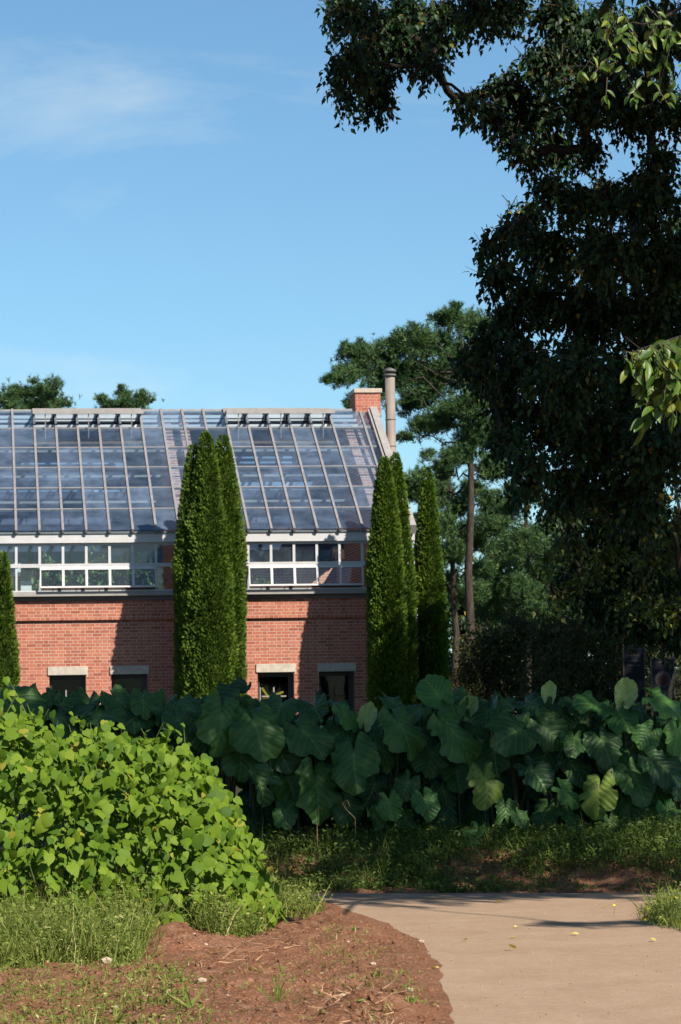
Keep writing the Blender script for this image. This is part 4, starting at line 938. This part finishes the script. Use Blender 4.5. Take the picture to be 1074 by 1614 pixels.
# leaf seen at (u, v), width px, kind, roll in the picture (deg), how far the blade faces up 0..1, depth offset
TL = [(634, 1148, 84, 'n', 8, .35, -.2), (718, 1158, 92, 'n', 25, .3, -.25), (816, 1152, 84, 'n', -55, .45, -.2), (862, 1150, 64, 'n', 40, .35, 0), (951, 1172, 66, 'n', 10, .35, -.1), (766, 1232, 72, 'o', -8, .3, -.45), (842, 1218, 60, 't', 25, .5, -.3),
      (893, 1250, 48, 'l', 60, .35, -.4), (944, 1248, 66, 'o', 5, .3, -.4), (1001, 1226, 70, 'n', 10, .35, -.3), (1042, 1206, 66, 'n', 35, .3, -.4), (906, 1166, 52, 'n', -20, .5, -.1), (1022, 1158, 44, 'l', -40, .2, -.2), (1068, 1158, 52, 'l', -20, .2, -.1),
      (671, 1262, 46, 'l', 12, .3, -.5), (614, 1268, 44, 'l', 20, .3, -.5), (643, 1236, 44, 'n', -20, .3, -.3), (750, 1312, 44, 'l', 5, .6, -.6), (798, 1282, 44, 'n', -5, .25, -.4), (820, 1288, 34, 'n', 20, .25, -.5), (700, 1250, 50, 'n', 5, .3, 0),
      (558, 1196, 88, 'n', 15, .3, -.3), (482, 1156, 80, 'n', 25, .45, -.1), (404, 1148, 88, 'n', 10, .25, -.2), (350, 1136, 84, 'n', -20, .3, -.25), (410, 1236, 60, 't', 10, .25, -.4), (500, 1242, 92, 'n', -10, .25, -.2), (455, 1230, 70, 'n', 12, .2, 0), (590, 1240, 60, 'n', -30, .25, 0),
      (688, 1092, 60, 'l', -150, .25, .2), (713, 1104, 62, 'n', 10, .6, .2), (985, 1096, 46, 'p', 165, .2, .1), (866, 1094, 34, 'p', 175, .25, .3), (576, 1132, 40, 'p', 165, .25, .1), (738, 1118, 36, 'p', 150, .3, .2), (938, 1112, 62, 'l', -70, .7, .1), (1046, 1106, 66, 'l', 70, .5, .0), (905, 1112, 46, 'n', 20, .7, .2),
      (622, 1108, 52, 'n', 20, .7, .3), (532, 1110, 46, 'n', 30, .85, .3), (443, 1112, 66, 'n', -10, .7, .3), (545, 1128, 44, 'l', 10, .6, .1), (498, 1118, 50, 'n', 30, .6, .2), (660, 1120, 46, 'n', -30, .6, .2), (770, 1122, 60, 'n', 20, .7, .2), (800, 1110, 56, 'n', -40, .7, .3), (840, 1108, 60, 'n', 30, .8, .3),
      (980, 1130, 52, 'l', 20, .5, .1), (1010, 1122, 50, 'n', -20, .6, .2), (1066, 1118, 46, 'l', 40, .6, .2), (885, 1122, 52, 'n', -10, .6, .2),
      (36, 1108, 86, 'n', 40, .45, .1), (76, 1122, 64, 'n', -20, .6, .2), (188, 1104, 62, 'n', 30, .4, .2), (226, 1106, 46, 'n', -10, .3, .1), (252, 1122, 56, 'n', 20, .6, .2), (130, 1120, 70, 'n', -40, .75, .2), (300, 1118, 66, 'n', 35, .65, .2), (372, 1098, 54, 'n', -30, .5, .3), (6, 1102, 46, 'n', 0, .5, .2), (160, 1128, 60, 'n', 50, .6, 0), (282, 1136, 60, 'n', 10, .5, 0), (215, 1130, 60, 'n', -30, .7, .1), (335, 1108, 56, 'n', 60, .7, .3),
      (100, 1135, 66, 'n', 20, .5, 0), (320, 1150, 62, 'n', 10, .4, 0), (380, 1190, 66, 'n', -10, .3, 0), (440, 1180, 70, 'n', 25, .3, 0), (530, 1160, 60, 'n', -25, .4, .1), (600, 1180, 60, 'n', 20, .4, .1), (680, 1190, 62, 'n', -15, .3, .1), (780, 1190, 66, 'n', 15, .3, .1), (860, 1190, 60, 'n', -20, .3, .1), (905, 1210, 54, 'n', 20, .3, 0), (970, 1200, 54, 'n', -15, .3, 0), (1030, 1240, 56, 'n', 15, .3, 0), (1066, 1230, 50, 'n', -10, .3, -.1),
      (720, 1220, 56, 'n', 5, .25, .1), (545, 1270, 54, 'n', 15, .25, -.1), (640, 1290, 40, 'n', -15, .3, -.3), (900, 1290, 46, 'n', 15, .3, -.2), (860, 1280, 50, 'n', -10, .3, -.1), (990, 1275, 50, 'n', 10, .3, -.2), (1055, 1280, 44, 'l', 10, .3, -.4), (1020, 1278, 44, 'n', -20, .3, -.3), (450, 1280, 46, 'n', 5, .3, -.2), (590, 1290, 40, 'n', 15, .3, -.3), (960, 1298, 36, 'n', 0, .3, -.4), (700, 1290, 44, 'n', 0, .3, -.2)]
TU = list(range(-10, 1090, 52))
def taro_y(u): return 27.9 - (u / 1074) * 1.1
plants = []
pos_words = []
for i, u in enumerate(TU):
    y = taro_y(u) + random.uniform(-.25, .35); b = at(u, 1290, y)
    plants.append(dict(u=u, b=np.array([b[0], y, float(ground_z(b[0], y)) - .03]), leaves=[]))
extra = []
for u in range(430, 1090, 24):
    for v in (1150, 1195, 1240, 1280): extra.append((u + random.uniform(-14, 14), v + random.uniform(-16, 16), random.uniform(48, 76), 'n', random.uniform(-40, 40), random.uniform(.15, .5), random.uniform(.35, .8)))
for u in range(300, 1090, 30):
    for v in (1170, 1215, 1260, 1300): extra.append((u + random.uniform(-14, 14), v + random.uniform(-14, 14), random.uniform(50, 80), 'n', random.uniform(-40, 40), random.uniform(.1, .4), random.uniform(.9, 1.5)))
for u in range(0, 430, 30):
    for v in (1125, 1160): extra.append((u + random.uniform(-14, 14), v + random.uniform(-10, 10), random.uniform(50, 74), 'n', random.uniform(-40, 40), random.uniform(.2, .6), random.uniform(.3, .7)))
for L in TL + extra: min(plants, key=lambda p: abs(p['u'] - L[0]))['leaves'].append(L)
NUMW = ['first', 'second', 'third', 'fourth', 'fifth', 'sixth', 'seventh', 'eighth', 'ninth', 'tenth', 'eleventh', 'twelfth', 'thirteenth', 'fourteenth', 'fifteenth', 'sixteenth', 'seventeenth', 'eighteenth', 'nineteenth', 'twentieth', 'twenty-first', 'twenty-second', 'twenty-third']
special = {634: 0}
for i, p in enumerate(plants):
    kinds = [l[3] for l in p['leaves']]; extra_w = ''
    if 'o' in kinds: extra_w = ' with a torn yellowing leaf'
    elif 'p' in kinds: extra_w = ' with a pale upturned leaf on top'
    elif 'l' in kinds: extra_w = ' with fresh lighter leaves'
    t = thing('taro_plant', p['b'], 'big-leaved taro%s, %s from the left' % (extra_w, NUMW[i]), 'plant', 'taro plants in a row before the greenhouse')
    for (u, v, w, kd, roll, up, dy) in p['leaves']:
        y = taro_y(u) + dy; c = at(u, v, y); W_ = w * y / FPX
        ro = rad(roll); tip = np.array([math.sin(ro), 0, -math.cos(ro)])
        N = nrm(np.array([random.uniform(-.6, .6), -(1 - up * .85), up + random.uniform(-.05, .35)]))
        if kd == 'p': N = nrm(np.array([random.uniform(-.3, .3), -1, .1]))
        tip = nrm(tip - N * (tip @ N)); s = W_ * 1.02
        att = c - tip * s * .06 
        place('leaf', random.choice(TM[kd]), t, att, tip, N, (s * random.uniform(.92, 1.05) * (.8 if kd == 'p' else 1), s * random.uniform(.95, 1.12), s))
        b = p['b'] + np.array([random.uniform(-.08, .08), random.uniform(-.05, .15), 0]); e = att - N * .004
        mid = b * .45 + e * .55 + np.array([random.uniform(-.05, .05), .16, .18 if up < .5 else .05])
        q1 = e - N * .10 + np.array([0, .02, .015])
        MB().tube([b, b * .75 + mid * .25 + np.array([0, 0, .05]), mid, q1, e], [.022, .018, .014, .010, .006], 6).build('stalk', M['stalk'], t, True)

# ---------------------------------------------------------------- bean thicket
def bean_leaf(r, fold, droop, w=1.0):
    o = [(.0, .04), (.22, -.06), (.40, .04), (.50, .22), (.48, .42), (.36, .64), (.18, .84), (.0, 1.04)]
    V = [(0, 0.04, 0), (0, .35, -.03 * droop), (0, .7, -.12 * droop), (0, 1.04, -.34 * droop)]
    def zz(x, y): return fold * abs(x) - .34 * droop * max(0, y) ** 1.7 - .10 * (abs(x) * 2) ** 2 * droop
    R_i = []
    for sgn in (1, -1):
        ids = []
        for x, y in o[1:-1]: V.append((sgn * x * w, y, zz(x, y) + random.uniform(-.015, .015))); ids.append(len(V) - 1)
        R_i.append(ids)
    T = []
    for ids, fl in ((R_i[0], False), (R_i[1], True)):
        ring = [0] + ids + [3]; ring_mid = [0, 0, 1, 1, 1, 2, 2, 3]
        tr_ = [(0, ids[0], ids[1]), (0, ids[1], 1), (1, ids[1], ids[2]), (1, ids[2], ids[3]), (1, ids[3], 2), (2, ids[3], ids[4]), (2, ids[4], ids[5]), (2, ids[5], 3)]
        T += [t[::-1] if fl else t for t in tr_]
    return np.array(V, float), np.array(T)
BL = [bean_leaf(r, random.uniform(-.05, .35), random.uniform(.3, 1.3), random.uniform(.85, 1.1)) for r in range(7)]
def bean_top(x): return np.interp(x, [-1.5, 0.1, .5, 1.0, 1.4, 1.75, 1.98, 2.14, 2.24], [1.80, 1.72, 1.58, 1.48, 1.36, 1.16, .92, .54, .14])
def bean_surface(n):
    """points on the mound: front slope and top"""
    x = rng.uniform(-1.2, 2.22, n); H = bean_top(x); f = rng.random(n)
    yf = np.interp(x, [-1.2, 1.2, 1.9, 2.35], [20.2, 20.4, 20.9, 22.0]); top_y = np.interp(x, [-1.2, 1.4, 2.35], [21.9, 22.2, 22.7]); yb = np.interp(x, [-1.2, 2.35], [25.2, 23.6])
    front = f < .62
    s = np.where(front, f / .62, (f - .62) / .38)
    z = np.where(front, .10 + (H - .10) * np.sin(s * math.pi / 2) ** .9, H * (1 - .10 * s - .5 * np.maximum(0, s - .7)))
    y = np.where(front, yf + (top_y - yf) * (1 - np.cos(s * math.pi / 2)), top_y + (yb - top_y) * s)
    ny = np.where(front, -np.cos(s * math.pi / 2) * .9 - .1, -.05); nz = np.where(front, np.sin(s * math.pi / 2) * .9 + .35, 1.0)
    nxx = np.where(x > 1.5, (x - 1.5) * 1.0, 0)
    N = nrm(np.stack([nxx, ny, nz], -1))
    lump = .30 * (fbm(x * 3 + 7, y * 2 + z * 3, 3, 11) * 2)
    return np.stack([x, y, z], -1) + N * lump[:, None], N
BT = thing('bean_plants', (1.0, 22.0, 0), 'bright green leafy bean thicket heaped at the left', 'plants')
n = 10500
P, N = bean_surface(n); P = P - N * (rng.random(n) ** 1.3 * .5)[:, None]
SP, SN = bean_surface(46); SP = SP[SP[:, 2] > .5]; shoots = []
for sp_ in SP:
    L_ = random.uniform(.10, .30); dr = nrm(np.array([random.uniform(-.5, .5), random.uniform(-.6, .2), 1.0])); shoots.append((sp_ - dr * .1, sp_ + dr * L_))
    k_ = random.randint(4, 8); ii = rng.integers(0, n, k_); P[ii] = sp_ + dr * (rng.uniform(.1, 1.0, k_) * L_)[:, None] + rng.normal(size=(k_, 3)) * .035
def bean_dirs(N, n):
    d = nrm(np.stack([rng.normal(0, .55, n), rng.normal(-.55, .35, n), rng.normal(-.62, .35, n)], -1))
    nn = nrm(N * .6 + rng.normal(size=(n, 3)) * .55 + np.array([.10, -.25, .55])); return d, nn
D, NN = bean_dirs(N, n); X, Y, Z = frames(D, NN); s = rng.uniform(.04, .098, n)
Vs, Ts, Rs, off = [], [], [], 0
for k in range(7):
    m_ = np.arange(n) % 7 == k; V, T = scatter(BL[k][0], BL[k][1], P[m_], X[m_], Y[m_], Z[m_], s[m_] * .95, s[m_], s[m_]); Vs.append(V); Ts.append(T + off); off += len(V); Rs.append(np.repeat(np.clip(rng.normal(.45, .28, m_.sum()), 0, 1), len(BL[k][0])))
stuffpart(link('foliage', tmesh('foliage', np.concatenate(Vs), np.concatenate(Ts), M['bean'], np.concatenate(Rs)), BT))
beanm = [tmesh('leaf', BL[k % 7][0], BL[k % 7][1], M['bean'], np.full(len(BL[k % 7][0]), rr)) for k, rr in enumerate((.3, .5, .7, .55, .8, .4, .6, .9, .15, .65))]
P2, N2 = bean_surface(430); keep = P2[:, 0] > -.05; P2, N2 = P2[keep][:300], N2[keep][:300]; D2, NN2 = bean_dirs(N2, len(P2))
for i in range(len(P2)):
    sz = random.uniform(.065, .118); place('leaf', beanm[i % 10], BT, P2[i] + N2[i] * .03, D2[i], NN2[i], (sz * .95, sz, sz))
mb = MB()
for i in range(150):
    j = random.randrange(n); p = P[j]; b = np.array([p[0] + random.uniform(-.15, .15), np.clip(p[1] + random.uniform(.1, .5), 20.4, 24.5), .0]); mb.tube([b, (b + p) / 2 + rng.normal(size=3) * .04, p], [.008, .006, .003], 5, False)
for a_, b_ in shoots: mb.tube([a_, (a_ + b_) / 2 + rng.normal(size=3) * .01, b_], [.005, .004, .002], 5, False)
stuffpart(mb.build('stems', M['stem'], BT))

# ---------------------------------------------------------------- weeds, grass and litter
def weed_patch(name, pts, hts, label, mat, blades=7, leafy=9, spread=.06, cat='grass', lsz=.028, bw=.006):
    """pts (n,3): tussock bases; blades of grass and small leafy stems"""
    n = len(pts); B = np.repeat(pts, blades, 0) + np.concatenate([rng.normal(0, spread, (n * blades, 2)), np.zeros((n * blades, 1))], 1)
    d = nrm(np.stack([rng.normal(0, .42, n * blades), rng.normal(0, .42, n * blades), np.ones(n * blades)], -1))
    X, Y, Z = frames(d, nrm(rng.normal(size=(n * blades, 3)) * np.array([1, 1, .2])))
    h = np.repeat(hts, blades) * rng.uniform(.5, 1.25, n * blades)
    V1, T1 = scatter(BLADE_V, BLADE_T, B, X, Y, Z, bw * rng.uniform(.6, 1.5, n * blades), h, h)
    r1 = np.repeat(np.clip(rng.normal(.5, .24, n * blades), 0, 1), len(BLADE_V))
    m_ = n * leafy; hh = np.repeat(hts, leafy) * rng.random(m_) * .95
    L = np.repeat(pts, leafy, 0) + np.stack([rng.normal(0, spread, m_), rng.normal(0, spread, m_), hh], -1)
    ld = nrm(np.stack([rng.normal(0, 1, m_), rng.normal(0, 1, m_), rng.normal(.25, .45, m_)], -1)); nn = nrm(rng.normal(size=(m_, 3)) * .5 + np.array([0, -.2, 1]))
    X, Y, Z = frames(ld, nn); s = lsz * rng.uniform(.6, 1.5, m_)
    V2, T2 = scatter(LEAF_V, LEAF_T, L, X, Y, Z, s * .42, s, s); r2 = np.repeat(np.clip(rng.normal(.42, .22, m_), 0, 1), len(LEAF_V))
    o = link(name, tmesh(name, np.concatenate([V1, V2]), np.concatenate([T1, T2 + len(V1)]), mat, np.concatenate([r1, r2])))
    return tag(o, label, cat, None, 'stuff')
def pts_px(n, poly):
    poly = np.array(poly, float); lo, hi = poly.min(0), poly.max(0); out = np.zeros((0, 2))
    while len(out) < n:
        c = rng.uniform(lo, hi, (n * 2, 2)); out = np.concatenate([out, c[inside(c[:, 0], c[:, 1], poly)]])
    G = np.array([gnd(u, v) for u, v in out[:n]]); G[:, 2] = ground_z(G[:, 0], G[:, 1]) - .01; return G
# tall weeds at the foot of the beans, left
P_ = pts_px(1500, [(-90, 1535), (195, 1522), (240, 1480), (255, 1440), (-90, 1440)])
weed_patch('tall_weeds', P_, np.clip(.40 - .09 * (20.6 - P_[:, 1]) + rng.normal(0, .07, len(P_)), .1, .55), 'tall mixed weeds in front of the bean thicket at the left', M['weed'], 12, 22, .08, lsz=.032)
P_ = pts_px(850, [(268, 1478), (330, 1496), (400, 1482), (430, 1450), (500, 1445), (505, 1438), (420, 1425), (270, 1430)])
weed_patch('weeds', P_, np.clip(.30 - .13 * np.maximum(0, P_[:, 0] - 1.75) + rng.normal(0, .07, len(P_)), .06, .42), 'low green weeds at the right foot of the bean thicket', M['weed'], 6, 20, lsz=.032)
# thin growth over the soil
P_ = np.concatenate([pts_px(760, [(-60, 1640), (-60, 1525), (240, 1520), (330, 1560), (330, 1640)]), pts_px(60, [(330, 1640), (330, 1500), (560, 1500), (640, 1640)]), pts_px(55, [(470, 1520), (540, 1470), (620, 1500), (680, 1600)]), pts_px(40, [(230, 1530), (300, 1520), (300, 1560), (230, 1560)])])
weed_patch('soil_seedlings', P_, np.clip(rng.normal(.045, .03, len(P_)), .012, .14), 'scattered small seedlings and grass on the red soil', M['weed'], 4, 6, .04, lsz=.026)
# the verge under the taro
def verge_pts(n, d0, d1, x0=.8, x1=7.6):
    x = rng.uniform(x0, x1, n); y = far_edge_y(x) + rng.uniform(d0, d1, n); return np.stack([x, y, ground_z(x, y) - .01], -1)
P_ = verge_pts(3300, .12, 1.9); gap = fbm(P_[:, 0] * 1.1, P_[:, 1] * 2.2, 3, 21); keep = (gap > -.10) | (rng.random(len(P_)) < .3); keep &= ~((P_[:, 0] > 4.6) & (P_[:, 0] < 5.9) & (P_[:, 1] - far_edge_y(P_[:, 0]) < .7) & (rng.random(len(P_)) < .72)); P_ = P_[keep]
dd = P_[:, 1] - far_edge_y(P_[:, 0])
weed_patch('verge_grass', P_, np.clip(.10 + .10 * smooth(.2, 1.2, dd) + .16 * smooth(5.6, 6.6, P_[:, 0]) + rng.normal(0, .05, len(P_)), .04, .45), 'rough grass and weeds on the bank between path and taro', M['vergeweed'], 6, 13, .08, lsz=.042, bw=.007)
# grass clump at the right edge of the path
P_ = pts_px(330, [(1016, 1450), (1030, 1436), (1120, 1420), (1160, 1490), (1074, 1468), (1035, 1462)]); P_[:, 2] = .01
gc = weed_patch('grass_clump', P_, np.clip(rng.normal(.12, .05, len(P_)) + .05 * (P_[:, 0] > 5.25), .03, .26), 'grass clump with yellow flowers at the right edge of the path', M['weed'], 8, 9, .05)
for i, (u, v, y) in enumerate([(1022, 1433, 21.7), (1065, 1416, 21.6), (968, 1428, 22.0), (1018, 1472, 21.0)]):
    c = at(u, v, y); t = thing('yellow_flower', (c[0], y, 0.0), ['small yellow flower in the clump at the right path edge, nearest its tip', 'highest small yellow flower over the clump at the right edge', 'small yellow flower left of the clump beside the path', 'lowest small yellow flower by the clump, near the picture edge'][i], 'flower', 'yellow flowers at the path edge')
    MB().tube([(c[0], y, 0), (c[0] + .005, y, max(c[2], .05))], [.002, .0015], 4).build('stem', M['stem'], t)
    f = MB(); f.tube([(c[0], y, max(c[2], .05)), (c[0], y - .002, max(c[2], .05) + .004), (c[0], y - .004, max(c[2], .05) + .010)], [.004, .013, .009], 8); f.build('bloom', M['flower'], t)
# grass sprouts standing alone on the soil
for i, (u, v, h, lab) in enumerate([(438, 1592, .17, 'grass sprout alone on bare soil near the bottom centre'), (300, 1602, .18, 'taller grass sprout near the bottom, left of the lone one'), (185, 1612, .16, 'grass sprout at the bottom left of the soil'), (560, 1478, .05, 'tiny green sprout on the soil by the path bend'), (648, 1600, .06, 'low green sprout beside the path at the bottom'), (590, 1540, .05, 'flat green sprout in the middle of the soil'), (-2, 1535, .24, 'broad grass leaf at the far left edge')]):
    g = gnd(u, v); g[2] = float(ground_z(g[0], g[1])); k = 9 if h > .1 else 14
    pos = np.tile(g, (k, 1)) + rng.normal(0, .012, (k, 3)) * np.array([1, 1, 0]); d = nrm(np.stack([rng.normal(0, .6, k), rng.normal(0, .6, k), rng.uniform(.5, 1.2, k)], -1)); X, Y, Z = frames(d, nrm(rng.normal(size=(k, 3)) + np.array([0, -.8, .4])))
    s = h * rng.uniform(.6, 1.2, k); V, T = scatter(BLADE_V, BLADE_T, pos, X, Y, Z, .012, s, s)
    o = link('grass_sprout', tmesh('grass_sprout', V - g, T, M['weed'], np.repeat(rng.uniform(.4, .8, k), 5)), None, g); tag(o, lab, 'sprout', 'sprouts on the bare soil')
# gravel, clods and dry straw
ico = bmesh.new(); bmesh.ops.create_icosphere(ico, subdivisions=1, radius=1.0); iv = np.array([v.co[:] for v in ico.verts]); it = np.array([[v.index for v in f.verts] for f in ico.faces]); ico.free()
def pebbles(name, G, s, mat, label, cat):
    n = len(G); X, Y, Z = frames(rng.normal(size=(n, 3)), rng.normal(size=(n, 3))); V, T = scatter(iv, it, G, X, Y, Z, s * rng.uniform(.7, 1.3, n), s, s * rng.uniform(.5, .9, n))
    V += rng.normal(size=V.shape) * np.repeat(s, len(iv))[:, None] * .13
    return tag(link(name, tmesh(name, V, T, mat, flat=True)), label, cat, None, 'stuff')
G = pts_px(7000, [(-60, 1640), (-60, 1540), (250, 1500), (440, 1455), (520, 1440), (606, 1462), (660, 1492), (683, 1540), (705, 1640)])
pebbles('soil_clods', G, np.abs(rng.normal(.008, .010, len(G))) + .003, M['soil'], 'loose red clods strewn over the soil', 'soil')
G = pts_px(420, [(-60, 1640), (-60, 1560), (440, 1460), (520, 1440), (606, 1462), (660, 1492), (700, 1550), (708, 1640)])
pebbles('gravel', G, np.abs(rng.normal(.006, .004, len(G))) + .003, M['stone'], 'small pale gravel scattered over the red soil', 'gravel')
G = pts_px(150, [(660, 1640), (560, 1470), (900, 1425), (1060, 1425), (1074, 1640)]); G[:, 2] = .014
pebbles('path_grit', G, np.abs(rng.normal(.003, .003, len(G))) + .002, M['straw'], 'fine brown grit lying on the path', 'grit')
for i, (u, v, sz, lab) in enumerate([(318, 1560, .026, 'pale stone on the soil left of the lone grass sprout'), (183, 1598, .022, 'pale stone near the bottom left seedlings'), (168, 1524, .04, 'brown stone at the foot of the tall weeds'), (645, 1569, .022, 'pale stone beside the path edge near the bottom'), (588, 1527, .018, 'small white stone in the middle of the bare soil'), (664, 1489, .022, 'pale stone at the bend of the path edge'), (540, 1592, .03, 'earthy stone in the straw heap at the bottom')]):
    g = gnd(u, v); g[2] = float(ground_z(g[0], g[1])) + sz * .3; V = iv * np.array([sz * 1.25, sz, sz * .7]) * (1 + rng.normal(size=(len(iv), 1)) * .12)
    tag(link('stone', tmesh('stone', V, it, M['stone'], flat=True), None, g), lab, 'stone', 'stones on the soil')
G = np.concatenate([pts_px(230, [(490, 1640), (500, 1560), (560, 1545), (620, 1590), (640, 1640)]), pts_px(60, [(300, 1520), (420, 1480), (470, 1500), (360, 1540)])]); G[:, 2] += .025
d = nrm(np.stack([rng.normal(size=len(G)), rng.normal(size=len(G)) * .6, rng.normal(0, .25, len(G))], -1)); X, Y, Z = frames(d, nrm(rng.normal(size=(len(G), 3)) + np.array([0, 0, 1.5])))
V, T = scatter(BLADE_V, BLADE_T, G, X, Y, Z, .007, rng.uniform(.05, .16, len(G)), .06)
tag(link('dry_straw', tmesh('dry_straw', V, T, M['straw'])), 'dry straw and twigs heaped on the soil at the bottom', 'straw', None, 'stuff')
# dry stalk by the taro foot
for k, (pp, lab) in enumerate([([(560, 1290), (545, 1275), (540, 1265), (548, 1262), (552, 1272)], 'dry curled stalk at the foot of the taro, right of the beans'), ([(500, 1300), (497, 1280), (505, 1270), (508, 1276)], 'shorter dry curled stalk nearest the bean thicket'), ([(640, 1360), (655, 1362), (662, 1390)], 'thin pale stalk leaning out of the verge grass')]):
    pts = [at(u, v, 26.8) for u, v in pp]; g0 = pts[0].copy(); g0[2] = float(ground_z(g0[0], 26.8)) - .02
    tag(MB().tube([g0] + pts, [.004] + [.003] * len(pts), 6).build('dry_stalk', M['straw'], None, True), lab, 'stalk', 'dry stalks on the bank')
# fallen yellow leaves on the path
flm = leaf_mesh('fallen_leaf', M['fallen'], .4, -.15); flm2 = leaf_mesh('fallen_leaf', M['fallen'], .9, .2)
for i, (u, v, lab) in enumerate([(812, 1501, 'largest yellow fallen leaf in the middle of the path'), (815, 1483, 'yellow fallen leaf just beyond the largest one'), (735, 1487, 'yellow fallen leaf on the left half of the path'), (913, 1478, 'yellow fallen leaf right of the path middle'), (784, 1427, 'yellow fallen leaf at the far shade line of the path'), (682, 1531, 'yellow fallen leaf on the left edge of the path'), (1033, 1488, 'yellow fallen leaf on the right part of the path'), (817, 1465, 'farthest of the three fallen leaves in line on the path'), (950, 1434, 'yellow fallen leaf near the far right shade')]):
    g = gnd(u, v); o = link('fallen_leaf', (flm, flm2)[i % 2], None, (g[0], g[1], .022)); a = random.uniform(0, 6.28); sz = .085 if i == 0 else .06
    o.rotation_euler = (random.uniform(.1, .35), random.uniform(-.3, .3), a); o.scale = (sz * .6, sz, sz); tag(o, lab, 'leaf', 'fallen leaves on the path')
